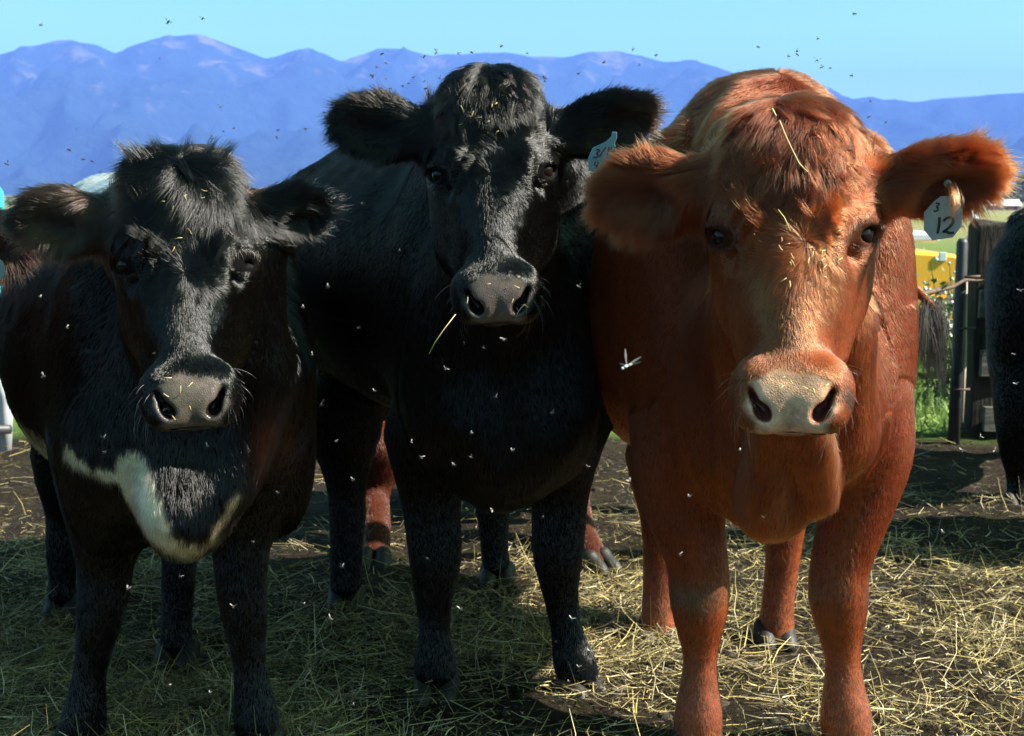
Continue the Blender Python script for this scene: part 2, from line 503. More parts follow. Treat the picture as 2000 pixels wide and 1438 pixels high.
# yellow machine beyond the fence
M_YEL = simple_mat('yellow paint', (0.72, 0.36, 0.025), (0.80, 0.44, 0.04), 3, 0.38, 0.05, 0.002, 0.5, coat=0.3)
M_PALE = simple_mat('pale blue grey panel', (0.42, 0.50, 0.60), (0.60, 0.66, 0.72), 4, 0.35, 0.0)
M_GLASSY = simple_mat('pale windscreen', (0.30, 0.42, 0.52), (0.42, 0.54, 0.62), 3, 0.1, 0.0)
M_RUB = simple_mat('tyre rubber', (0.012, 0.012, 0.012), (0.03, 0.03, 0.03), 30, 0.85, 0.3, 0.003)
def vehicle():
    d0 = 9.6
    xr = P(1897, 600, d0)[0]
    root = empty('yellow_car', (xr - 1.9, d0 + 0.8, 0), 'yellow car with a pale windscreen parked on the grass beyond the fence', 'car')
    L = 3.9
    # side profile: long low body, bonnet end towards the fence post
    prof = [(0, 0.22), (0.02, 0.62), (0.10, 0.78), (0.9, 0.84), (L - 0.2, 0.86), (L, 0.70), (L, 0.24), (L - .1, 0.20), (0.1, 0.20)]
    Wd = 1.6
    V, Fs = [], []
    for k, yy in enumerate((0.0, 0.06, Wd - 0.06, Wd)):
        for (x, z) in prof:
            ins = 0.04 if k in (0, 3) else 0
            # lower flank swells outwards below a falling crease
            V.append((xr - x - (ins if x < 1 else -ins), d0 + yy, z - (ins if z > 0.5 else -ins)))
    n = len(prof)
    for k in range(3):
        for i in range(n):
            Fs.append((k * n + i, k * n + (i + 1) % n, (k + 1) * n + (i + 1) % n, (k + 1) * n + i))
    Fs += [tuple(range(n)), tuple(range(4 * n - 1, 3 * n - 1, -1))]
    g = MB(); g.add(V, Fs)
    g.build('body', [M_YEL], root, (xr - 1.9, d0 + 0.8, 0), smooth=False, bevel=0.02)
    # raised flank panel below the crease
    g = MB()
    g.add([(xr - 0.10, d0 - 0.035, 0.24), (xr - 0.12, d0 - 0.03, 0.46), (xr - 0.95, d0 - 0.012, 0.68), (xr - 2.6, d0 - 0.012, 0.70), (xr - 2.6, d0 - 0.05, 0.24),
           (xr - 0.10, d0 + 0.02, 0.24), (xr - 0.12, d0 + 0.02, 0.46), (xr - 0.95, d0 + 0.02, 0.68), (xr - 2.6, d0 + 0.02, 0.70), (xr - 2.6, d0 + 0.02, 0.24)],
          [(0, 1, 2, 3, 4), (0, 5, 6, 1), (1, 6, 7, 2), (2, 7, 8, 3), (3, 8, 9, 4), (4, 9, 5, 0)])
    g.build('flank_panel', [M_YEL], root, (xr - 1, d0, 0.4), smooth=False, bevel=0.006)
    g = MB(); g.box((xr - 0.215, d0 - 0.0, 0.765), (0.05, 0.03, 0.06)); g.build('side_marker', [M_PALE], root, (xr - .2, d0, .765), smooth=False, bevel=0.004)
    g = MB(); g.box((xr - 1.05, d0 + 0.78, 0.895), (1.7, 1.35, 0.07)); g.build('bonnet_cover', [M_PALE], root, (xr - 1, d0 + .8, .9), smooth=False, bevel=0.02)
    # windscreen, leaning
    wx = P(1912, 437, d0 + 0.4)
    g = MB()
    g.tube([np.array([xr + 0.02, d0 + 0.2, 0.86]), P(1908, 434, d0 + 0.2), P(1884, 404, d0 + 0.2)], 0.03, 8)
    g.build('windscreen_frame', [M_PALE], root, (xr, d0 + .2, 1), smooth=True)
    g = MB(); g.box((xr - 1.35, d0 + 0.8, 1.02), (1.4, 1.3, 0.30)); g.build('cab', [M_GLASSY], root, (xr - 1.5, d0 + .8, 1.1), smooth=False, bevel=0.08)
    for x in (0.75, 3.1):
        for yy in (0.05, Wd - 0.05):
            g = MB(); c = np.array([xr - x, d0 + yy, 0.29])
            g.tube([c + [0, -0.09, 0], c + [0, -0.1, 0], c + [0, 0.1, 0], c + [0, 0.09, 0]][1:3], 0.29, 24)
            w_ = g.build('wheel', [M_RUB], root, c, bevel=0.02)
            g = MB(); g.tube([c + [0, -0.115, 0], c + [0, 0.115, 0]], 0.16, 16)
            h_ = g.build('rim', [M_PALE], None, c); h_.parent = w_; h_.location = (0, 0, 0)
vehicle()

# barn far across the pasture
M_RED = simple_mat('red barn boards', (0.30, 0.05, 0.05), (0.42, 0.08, 0.07), 0.6, 0.8, 0.0)
M_WROOF = simple_mat('white metal roof', (0.72, 0.72, 0.72), (0.82, 0.82, 0.82), 0.4, 0.5, 0.0)
M_DARK = simple_mat('dark opening', (0.02, 0.02, 0.02), (0.03, 0.03, 0.03), 1, 0.8, 0.0)
def barn(u0, u1, vbase, d, label):
    a, b2 = P(u0, vbase, d), P(u1, vbase, d)
    zb = float(ground_z([a[0]], [d])[0]) - 0.3
    w_ = b2[0] - a[0]; cx = (a[0] + b2[0]) / 2
    root = empty('barn', (cx, d + 3, zb), label, 'barn')
    g = MB(); g.box((cx, d + 3, zb + 1.2), (w_, 6, 2.4)); g.build('wall', [M_RED], root, (cx, d + 3, zb), smooth=False)
    g = MB()
    x0, x1 = cx - w_ / 2 - 0.4, cx + w_ / 2 + 0.4
    g.add([(x0, d - 0.6, zb + 2.1), (x1, d - 0.6, zb + 2.1), (x1, d + 3, zb + 4.3), (x0, d + 3, zb + 4.3), (x1, d + 6.6, zb + 2.1), (x0, d + 6.6, zb + 2.1),
           (x0, d - 0.6, zb + 2.25), (x1, d - 0.6, zb + 2.25), (x1, d + 3, zb + 4.5), (x0, d + 3, zb + 4.5), (x1, d + 6.6, zb + 2.25), (x0, d + 6.6, zb + 2.25)],
          [(6, 7, 8, 9), (9, 8, 10, 11), (0, 1, 7, 6), (5, 4, 10, 11), (0, 6, 9, 3), (3, 9, 11, 5), (1, 2, 8, 7), (2, 4, 10, 8), (3, 2, 1, 0), (5, 4, 2, 3)])
    g.build('roof', [M_WROOF], root, (cx, d + 3, zb + 2), smooth=False)
    for k in range(2):
        g = MB(); g.box((cx + (k - 0.5) * w_ * 0.5, d - 0.03, zb + 0.95), (w_ * 0.14, 0.08, 1.9)); g.build('door', [M_DARK], root, (cx, d, zb + 1), smooth=False)
barn(1958, 1993, 406, 560, 'long red barn with a white roof, the larger one at the far field edge')
barn(1936, 1950, 404, 575, 'small red shed with a white roof, left of the long barn')

M_LEAF = simple_mat('far foliage', (0.035, 0.075, 0.022), (0.10, 0.15, 0.04), 0.5, 0.8, 0.0, 0.2)
M_LEAF2 = simple_mat('far foliage in autumn green', (0.08, 0.11, 0.025), (0.18, 0.19, 0.05), 0.5, 0.8, 0.0, 0.2)
M_BARK = simple_mat('bark', (0.05, 0.04, 0.03), (0.12, 0.1, 0.08), 3, 0.9, 0.3)
def tree(x, y, h, w_, label, mat, seed, group):
    r = np.random.default_rng(seed)
    zb = float(ground_z([x], [y])[0])
    root = empty('tree', (x, y, zb), label, 'tree', group)
    g = MB()
    g.tube([(x, y, zb - 0.3), (x + 0.02 * h, y, zb + h * 0.35), (x, y, zb + h * 0.8)], [h * 0.03, h * 0.022, h * 0.006], 7)
    for k in range(5):
        a_ = r.uniform(0, 6.28); z = zb + h * r.uniform(0.25, 0.6)
        g.tube([(x, y, z), (x + math.cos(a_) * w_ * 0.3, y + math.sin(a_) * w_ * 0.3, z + h * 0.15)], [h * 0.012, h * 0.004], 5)
    g.build('trunk', [M_BARK], root, (x, y, zb))
    nc, per = 26, 34
    cz = r.uniform(0.22, 0.95, nc); ang = r.uniform(0, 6.28, nc)
    rad = w_ * 0.5 * np.sin(np.clip((1.02 - cz) * 2.6, 0, math.pi / 2)) * r.uniform(0.3, 1.0, nc)
    V, Fs = [], []
    for i in range(nc):
        c = np.array([x + math.cos(ang[i]) * rad[i], y + math.sin(ang[i]) * rad[i], zb + cz[i] * h])
        for k in range(per):
            p = c + r.normal(size=3) * np.array([w_, w_, h * 0.7]) * 0.075
            u = unit(r.normal(size=3)); v = unit(np.cross(u, r.normal(size=3))); s_ = h * r.uniform(0.018, 0.035)
            o = len(V); V += [p - u * s_ - v * s_, p + u * s_ - v * s_ * .6, p + u * s_ * .7 + v * s_, p - u * s_ + v * s_ * .8]; Fs.append((o, o + 1, o + 2, o + 3))
    g = MB(); g.add(V, Fs); g.build('crown', [mat], root, (x, y, zb + h * .5), smooth=False)
rt = np.random.default_rng(5)
far_trees = [(1972, 640, 10.0, 7.5), (1990, 600, 14.5, 8), (2012, 620, 12.5, 8), (1956, 700, 7.0, 6), (2040, 640, 11, 8),
             (1112, 700, 8.0, 5.5), (1128, 690, 9.5, 6), (1142, 720, 6.5, 6), (18, 640, 5.2, 6), (40, 660, 4.4, 6), (-30, 640, 6.4, 6)]
names = ['tall pale green tree above the long barn roof', 'tallest bright green tree at the right picture edge behind the barn', 'broad tree half cut by the right picture edge',
         'low dark tree just left of the small shed', 'dark tree beyond the right picture edge', 'slim tree in the gap between the black and red cows, left one',
         'taller tree in the gap between the middle black cow and the red cow', 'low bushy tree in the gap just over the red ear',
         'low tree on the horizon above the left cow ear', 'lowest tree on the horizon right beside the left cow ear', 'tree on the horizon beyond the left picture edge']
for i, (u, d, h, w_) in enumerate(far_trees):
    tree(P(u, 400, d)[0], d, h, w_, names[i], M_LEAF2 if i in (0, 1, 2) else M_LEAF, 50 + i, 'trees along the far edge of the pasture')

# white flowered bush by the fence
def bush():
    c = np.array([P(1842, 700, 7.9)[0], 7.9, 0.0])
    root = empty('bush', c, 'leafy bush speckled with white seed heads between red cow and steel post', 'bush')
    r = np.random.default_rng(3)
    st = MB(); lv = MB(); fl = MB()
    for k in range(26):
        a_ = r.uniform(0, 6.28); l_ = r.uniform(0.45, 0.85)
        tip = c + [math.cos(a_) * 0.20 * r.random() + 0.02, math.sin(a_) * 0.2, l_]
        b0 = c + [r.normal() * 0.05, r.normal() * 0.05, -0.02]
        md = (b0 + tip) / 2 + r.normal(size=3) * 0.03
        st.tube([b0, md, tip], [0.006, 0.005, 0.002], 5, False)
        for q in range(28):
            t = r.uniform(0.1, 1); p = b0 * (1 - t) + tip * t + r.normal(size=3) * 0.05
            u = unit(r.normal(size=3)); v = unit(np.cross(u, r.normal(size=3))); s_ = r.uniform(0.014, 0.03)
            lv.add([p - u * s_, p + v * s_ * .5, p + u * s_, p - v * s_ * .5], [(0, 1, 2, 3)])
        for q in range(7):
            t = r.uniform(0.6, 1.0); p = b0 * (1 - t) + tip * t + r.normal(size=3) * 0.03
            fl.ball(p, r.uniform(0.007, 0.014), None, 6, 4)
    st.build('stem', [M_BARK], root, c); 
    m_ = simple_mat('bush leaf', (0.05, 0.09, 0.02), (0.14, 0.18, 0.05), 9, 0.6, 0.0)
    lv.build('foliage', [m_], root, c, smooth=False)
    fl.build('seed_heads', [simple_mat('white seed head', (0.6, 0.58, 0.5), (0.8, 0.8, 0.75), 20, 0.8, 0.0)], root, c)['kind'] = 'stuff'
bush()

# left edge: pipe rail and teal barrel
M_GALV = simple_mat('galvanised pipe', (0.38, 0.40, 0.42), (0.55, 0.56, 0.57), 12, 0.45, 0.1, 0.002, 0.5)
M_TEAL = simple_mat('teal plastic', (0.02, 0.30, 0.33), (0.03, 0.36, 0.38), 5, 0.45, 0.0)
q = P(20, 860, 6.4)
rl = empty('pipe_rail', (q[0], 6.4, 0), 'dark pipe rail on a pale pipe post at the left picture edge', 'rail')
g = MB(); g.tube([(q[0] - 0.035, 6.4, -0.05), (q[0] - 0.01, 6.4, 0.25), (q[0] - 0.06, 6.4, 0.52)], 0.034, 12); g.build('post', [M_GALV], rl, (q[0], 6.4, 0))
g = MB(); zz = P(20, 839, 6.33)[2]; g.tube([(q[0] - 2.5, 6.33, zz - 0.02), (q[0] + 0.03, 6.33, zz)], 0.022, 10); g.build('rail', [M_STEEL], rl, (q[0], 6.33, zz))
q = P(-75, 400, 9.0)
bl = empty('barrel', (q[0], 9.0, 0), 'teal plastic barrel standing on the grass at the left picture edge', 'barrel')
g = MB(); g.tube([(q[0], 9, z) for z in (0.0, 0.04, 0.4, 0.42, 0.44, 0.8, 0.82, 0.84, 1.21, 1.25)], [0.24, 0.26, 0.265, 0.28, 0.265, 0.265, 0.28, 0.265, 0.26, 0.235], 24); g.build('drum', [M_TEAL], bl, (q[0], 9, 0))
g = MB(); g.tube([(q[0] + 0.1, 9, 1.25), (q[0] + 0.1, 9, 1.27)], 0.03, 10); g.build('bung', [M_STEEL], bl, (q[0], 9, 1.25))
# ------------------------------------------------------------------ cattle: distance-field bodies
class Field:
    """smooth union of tapered limbs and ellipsoids on a box grid, turned into one skin by surface nets"""
    def __init__(s): s.prims = []
    def E(s, c, r, M=None, k=0.04, reg='body', op='u'):
        s.prims.append(dict(t='E', c=np.asarray(c, float), r=np.asarray(r, float),
                            M=np.eye(3) if M is None else np.asarray(M, float), k=k, reg=reg, op=op))
    def C(s, a, b, ra, rb, k=0.04, reg='body', op='u', flat=None):
        s.prims.append(dict(t='C', a=np.asarray(a, float), b=np.asarray(b, float), ra=ra, rb=rb, k=k, reg=reg, op=op))
    def chain(s, pts, k=0.05, reg='leg'):
        """one limb: a rounded polyline through (point, radius) pairs, smoothed by a spline"""
        A = np.array([[*p, r] for p, r in pts], float)
        A = np.concatenate([[2 * A[0] - A[1]], A, [2 * A[-1] - A[-2]]])
        out = []
        for i in range(1, len(A) - 2):
            p0, p1, p2, p3 = A[i - 1:i + 3]
            for t in (0, 0.25, 0.5, 0.75):
                out.append(0.5 * ((2 * p1) + (-p0 + p2) * t + (2 * p0 - 5 * p1 + 4 * p2 - p3) * t * t + (-p0 + 3 * p1 - 3 * p2 + p3) * t ** 3))
        out.append(A[-2])
        s.prims.append(dict(t='L', q=np.array(out), k=k, reg=reg, op='u'))
    @staticmethod
    def bounds(p, m):
        if p['t'] == 'E':
            e = np.sqrt(((p['M'] * p['r'][None, :]) ** 2).sum(1))   # world half extents of the rotated ellipsoid
            return p['c'] - e - m, p['c'] + e + m
        if p['t'] == 'L':
            return (p['q'][:, :3] - p['q'][:, 3:]).min(0) - m, (p['q'][:, :3] + p['q'][:, 3:]).max(0) + m
        return (np.minimum(p['a'] - p['ra'], p['b'] - p['rb']) - m, np.maximum(p['a'] + p['ra'], p['b'] + p['rb']) + m)
    @staticmethod
    def dist(p, X, Y, Z):
        if p['t'] == 'E':
            x, y, z = X - p['c'][0], Y - p['c'][1], Z - p['c'][2]
            M, r = p['M'], p['r']
            q0 = x * M[0, 0] + y * M[1, 0] + z * M[2, 0]
            q1 = x * M[0, 1] + y * M[1, 1] + z * M[2, 1]
            q2 = x * M[0, 2] + y * M[1, 2] + z * M[2, 2]
            k0 = np.sqrt((q0 / r[0]) ** 2 + (q1 / r[1]) ** 2 + (q2 / r[2]) ** 2)
            k1 = np.sqrt((q0 / r[0] ** 2) ** 2 + (q1 / r[1] ** 2) ** 2 + (q2 / r[2] ** 2) ** 2) + 1e-9
            return np.where(k0 < 1e-3, -r.min(), k0 * (k0 - 1) / k1)
        if p['t'] == 'L':
            D = None
            for (A, B) in zip(p['q'][:-1], p['q'][1:]):
                ab = B[:3] - A[:3]
                x, y, z = X - A[0], Y - A[1], Z - A[2]
                t = np.clip((x * ab[0] + y * ab[1] + z * ab[2]) / (ab @ ab + 1e-12), 0, 1)
                d = np.sqrt((x - t * ab[0]) ** 2 + (y - t * ab[1]) ** 2 + (z - t * ab[2]) ** 2) - (A[3] + (B[3] - A[3]) * t)
                D = d if D is None else np.minimum(D, d)
            return D
        a, ab = p['a'], p['b'] - p['a']
        x, y, z = X - a[0], Y - a[1], Z - a[2]
        t = np.clip((x * ab[0] + y * ab[1] + z * ab[2]) / (ab @ ab + 1e-12), 0, 1)
        return np.sqrt((x - t * ab[0]) ** 2 + (y - t * ab[1]) ** 2 + (z - t * ab[2]) ** 2) - (p['ra'] + (p['rb'] - p['ra']) * t)
    def regions(s, pts):
        best = np.full(len(pts), 9.0); idx = np.zeros(len(pts), int)
        names = []
        for p in s.prims:
            if p['op'] != 'u': continue
            if p['reg'] not in names: names.append(p['reg'])
            d = s.dist(p, pts[:, 0], pts[:, 1], pts[:, 2])
            m = d < best
            best[m] = d[m]; idx[m] = names.index(p['reg'])
        return np.array(names)[idx]
    def axis(s, i, lo, hi, flo, fhi, hc, hf):
        out = [lo]
        while out[-1] < hi:
            x = out[-1]
            d = max(flo - x, x - fhi, 0)
            out.append(x + min(hc, hf + d * 0.12))
        return np.array(out)
    def skin(s, fine_lo, fine_hi, hc=0.015, hf=0.005):
        lo = np.full(3, 99.); hi = np.full(3, -99.)
        for p in s.prims:
            if p['op'] == 'u':
                a, b = s.bounds(p, 0.03); lo = np.minimum(lo, a); hi = np.maximum(hi, b)
        ax = [s.axis(i, lo[i], hi[i], fine_lo[i], fine_hi[i], hc, hf) for i in range(3)]
        D = np.full([len(a) for a in ax], 0.3, np.float32)
        for p in s.prims:
            a, b = s.bounds(p, 0.05 + p['k'])
            sl = [slice(max(np.searchsorted(ax[i], a[i]) - 1, 0), np.searchsorted(ax[i], b[i]) + 1) for i in range(3)]
            X, Y, Z = np.meshgrid(ax[0][sl[0]], ax[1][sl[1]], ax[2][sl[2]], indexing='ij', sparse=True)
            d = s.dist(p, X, Y, Z).astype(np.float32)
            B = D[tuple(sl)]
            k = p['k']
            if p['op'] == 'u':
                h = np.maximum(k - np.abs(B - d), 0) / k
                D[tuple(sl)] = np.minimum(B, d) - h * h * k * 0.25
            else:
                d = -d
                h = np.maximum(k - np.abs(B - d), 0) / k
                D[tuple(sl)] = np.maximum(B, d) + h * h * k * 0.25
        return s.nets(D, ax)
    @staticmethod
    def nets(D, ax):
        S = D < 0
        n = np.array(D.shape)
        cnt = np.zeros(n - 1, np.int8)
        for dx in (0, 1):
            for dy in (0, 1):
                for dz in (0, 1):
                    cnt += S[dx:n[0] - 1 + dx, dy:n[1] - 1 + dy, dz:n[2] - 1 + dz]
        act = (cnt > 0) & (cnt < 8)
        I = np.argwhere(act)
        vid = np.full(n - 1, -1, np.int32)
        vid[act] = np.arange(len(I))
        acc = np.zeros((len(I), 3)); num = np.zeros(len(I))
        cs = [np.array([a, b, c]) for a in (0, 1) for b in (0, 1) for c in (0, 1)]
        val, pos = {}, {}
        for c in cs:
            J = I + c
            val[tuple(c)] = D[J[:, 0], J[:, 1], J[:, 2]].astype(float)
            pos[tuple(c)] = np.stack([ax[0][J[:, 0]], ax[1][J[:, 1]], ax[2][J[:, 2]]], 1)
        for c in cs:
            for k in range(3):
                if c[k]: continue
                e = c.copy(); e[k] = 1
                a, b = val[tuple(c)], val[tuple(e)]
                m = (a < 0) != (b < 0)
                t = np.where(m, a / np.where(m, a - b, 1), 0)[:, None]
                acc += np.where(m[:, None], pos[tuple(c)] * (1 - t) + pos[tuple(e)] * t, 0)
                num += m
        V = acc / np.maximum(num, 1)[:, None]
        faces = []
        for k in range(3):
            u, v = (k + 1) % 3, (k + 2) % 3
            sa = [slice(None)] * 3; sb = [slice(None)] * 3
            sa[k] = slice(0, n[k] - 1); sb[k] = slice(1, n[k])
            A, Bv = S[tuple(sa)], S[tuple(sb)]
            E = np.argwhere(A != Bv)
            E = E[(E[:, u] > 0) & (E[:, v] > 0) & (E[:, u] < n[u] - 1) & (E[:, v] < n[v] - 1)]
            du = np.zeros(3, int); du[u] = 1
            dv = np.zeros(3, int); dv[v] = 1
            g = lambda J: vid[J[:, 0], J[:, 1], J[:, 2]]
            q = np.stack([g(E - du - dv), g(E - dv), g(E), g(E - du)], 1)
            flip = ~A[E[:, 0], E[:, 1], E[:, 2]]
            q[flip] = q[flip][:, ::-1]
            faces.append(q)
        return V, np.concatenate(faces)

def vnormals(V, Fq):
    n = np.cross(V[Fq[:, 2]] - V[Fq[:, 0]], V[Fq[:, 3]] - V[Fq[:, 1]])
    N = np.zeros_like(V)
    for i in range(4): np.add.at(N, Fq[:, i], n)
    return N / (np.linalg.norm(N, axis=1, keepdims=True) + 1e-12)
def smooth_verts(V, Fq, it=1, lam=0.5):
    for _ in range(it):
        A = np.zeros_like(V); c = np.zeros(len(V))
        for i in range(4):
            for j in (1, 3):
                np.add.at(A, Fq[:, i], V[Fq[:, (i + j) % 4]]); np.add.at(c, Fq[:, i], 1)
        V = V + lam * (A / np.maximum(c, 1)[:, None] - V)
    return V

def rotx(a):
    c, s_ = math.cos(a), math.sin(a)
    return np.array([[1, 0, 0], [0, c, -s_], [0, s_, c]])
def roty(a):
    c, s_ = math.cos(a), math.sin(a)
    return np.array([[c, 0, s_], [0, 1, 0], [-s_, 0, c]])
def rotz(a):
    c, s_ = math.cos(a), math.sin(a)
    return np.array([[c, -s_, 0], [s_, c, 0], [0, 0, 1]])

class HeadFrame:
    """local axes of a head that looks at the photographer: x to its left in the picture's right, y into the head, z up the face"""
    def __init__(s, u, v, d, scale, roll=0.0, yaw=0.0, pitch=0.0):
        r = unit(ray(u, v))
        ey = r
        ex = unit(np.cross(ey, [0, 0, 1]))
        ez = np.cross(ex, ey)
        s.M = np.stack([ex, ey, ez], 1) @ roty(roll) @ rotz(yaw) @ rotx(pitch)
        s.o = P(u, v, d)
        s.s = scale
    def w(s, x, y, z): return s.o + s.M @ (np.array([x, y, z]) * s.s)
    def loc(s, pts): return (pts - s.o) @ s.M / s.s
    def dirw(s, d): return d @ s.M.T

def head_prims(f, H, o):
    s, M = H.s, H.M
    def E(c, r, k=0.03, rot=None, op='u', reg='head'):
        f.E(H.w(*c), np.array(r) * s, M if rot is None else M @ rot, k * s, reg, op)
    def Cc(a, b, ra, rb, k=0.03, op='u', reg='head'):
        f.C(H.w(*a), H.w(*b), ra * s, rb * s, k * s, reg, op)
    bw = o.get('brow', 1.0)
    mw = o.get('muz', 1.0)
    E((0, 0.105, -0.115), (0.108 * bw, 0.10, 0.095))                    # brain case
    E((0, 0.07, -0.165), (0.104 * bw, 0.075, 0.12), 0.04)               # forehead
    E((0, 0.10, -0.055), (0.072 * bw, 0.06, 0.052), 0.05)               # poll
    for q in (-1, 1):
        E((q * 0.094 * bw, 0.075, -0.20), (0.034, 0.045, 0.05), 0.035)         # eye socket bulge
        Cc((q * 0.062, 0.012, -0.165), (q * 0.103 * bw, 0.05, -0.182), 0.018, 0.020, 0.03)   # brow
        Cc((q * 0.094 * bw, 0.036, -0.187), (q * 0.128 * bw, 0.066, -0.191), 0.0105, 0.0085, 0.012)           # upper lid
        Cc((q * 0.06, -0.008, -0.175), (q * 0.072, -0.002, -0.235), 0.012, 0.008, 0.03)
        E((q * 0.068, 0.125, -0.265), (0.046, 0.082, 0.12), 0.05)       # cheek
        E((q * 0.046, 0.035, -0.315), (0.042, 0.066, 0.11), 0.05)       # upper jaw
        Cc((q * 0.056, 0.15, -0.315), (q * 0.030, -0.03, -0.455), 0.042, 0.034, 0.05)
    Cc((0, 0.035, -0.215), (0, -0.070, -0.395), 0.066, 0.047, 0.05)     # bridge of the nose
    E((0, -0.086, -0.441), (0.076 * mw, 0.064, 0.048), 0.04, rotx(-0.35))            # muzzle
    for q in (-1, 1):
        E((q * 0.055 * mw, -0.082, -0.440), (0.039, 0.052, 0.047), 0.03)
        E((q * 0.042 * mw, -0.114, -0.464), (0.038, 0.036, 0.025), 0.03)       # upper lip
        E((q * 0.050 * mw, -0.086, -0.412), (0.020, 0.030, 0.016), 0.055)      # upper rim of the nostril
    E((0, -0.052, -0.484), (0.052 * mw, 0.050, 0.022), 0.010)           # lower lip, set back
    for q in (-1, 1):                                                   # nostrils: a comma, round below and a slit above
        E((q * 0.0445 * mw, -0.140, -0.452), (0.0105, 0.032, 0.0150), 0.009, roty(q * 0.65), 's', 'nostril')
        E((q * 0.0570 * mw, -0.134, -0.434), (0.0046, 0.028, 0.0190), 0.009, roty(q * 0.45), 's', 'nostril')
    E((0, -0.158, -0.470), (0.0022, 0.012, 0.026), 0.008, None, 's')          # groove down the middle
    E((0, -0.130, -0.4895), (0.06 * mw, 0.05, 0.0016), 0.005, None, 's')       # mouth
    for q in (-1, 1):                                                   # eye openings
        R = rotz(q * -0.85)
        E((q * 0.121 * bw, 0.052, -0.206), (0.023, 0.030, 0.0130), 0.007, roty(q * 0.35), 's')
        E((q * 0.092 * bw, 0.012, -0.235), (0.014, 0.018, 0.007), 0.025, roty(q * 0.6), 's')   # hollow at the tear duct

def ear_prims(f, H, e, reg):
    """e: root, tip (head local), width (half), normal tilt"""
    s = H.s
    a, b = np.array(e['root']), np.array(e['tip'])
    L = np.linalg.norm(b - a); t = (b - a) / L
    face = unit(np.array(e.get('face', (0, -1, -0.25))))
    face = unit(face - t * (face @ t))
    wv = np.cross(face, t)
    R = H.M @ np.stack([t, face, wv], 1)
    c = a + t * L * 0.55
    f.C(H.w(*(a - t * 0.03)), H.w(*(a + t * L * 0.35)), 0.040 * s, 0.030 * s, 0.03 * s, reg)
    f.E(H.w(*c), np.array([L * 0.50, 0.026, e['w']]) * s, R, 0.03 * s, reg)
    f.E(H.w(*(c + t * 0.012 + face * 0.034 - np.cross(face, t) * e.get('lower', 0.008) * (1 if wv[2] > 0 else -1))),
        np.array([L * 0.37, 0.035, e['w'] * 0.60]) * s, R, 0.02 * s, reg, 's')
    return dict(a=a, t=t, L=L, face=face, wv=wv)

def body_prims(f, W, Hp, o):
    """W withers, Hp hips (world); lean ellipsoids along the back"""
    W, Hp = np.asarray(W, float), np.asarray(Hp, float)
    ax = W - Hp; ax[2] = 0; L = np.linalg.norm(ax); fw = ax / L
    lat = np.array([fw[1], -fw[0], 0.0])            # to the cow's right ... sign does not matter
    up = np.array([0, 0, 1.0])
    M = np.stack([lat, fw, up], 1)
    g = o.get('girth', 1.0); sh = o.get('shoulder', 0.2)
    mid = (W + Hp) / 2
    hz = W[2]
    f.E([*(mid[:2] - fw[:2] * 0.02), hz - 0.40 * g - o.get('belly', 0.0)], (0.375 * g, L * 0.78, 0.385 * g), M, 0.08)
    f.E([*(W[:2] - fw[:2] * 0.06), hz - 0.40], (sh + 0.05, 0.32, 0.39), M, 0.08)
    f.C(W - fw * 0.05 - up * 0.09, Hp - up * 0.10, 0.085, 0.10, 0.15)
    f.E(W - up * 0.075, (0.085, 0.20, 0.085), M, 0.12)
    for q in (-1, 1):
        f.E(W + lat * q * sh * 0.86 - up * 0.42 + fw * 0.06, (0.085, 0.16, 0.33), M, 0.09)
        f.E(W + lat * q * sh * 0.90 - up * 0.58 + fw * 0.12, (0.060, 0.075, 0.14), M, 0.08)
    f.E(Hp - up * 0.30, (0.27 * g, 0.34, 0.30), M, 0.08)
    for q in (-1, 1):
        f.E(Hp + lat * q * 0.17 * g - up * 0.46 - fw * 0.10, (0.12, 0.22, 0.30), M, 0.07)
        f.E(Hp + lat * q * 0.18 * g - up * 0.10 + fw * 0.02, (0.06, 0.07, 0.05), M, 0.06)
    return fw, lat, M

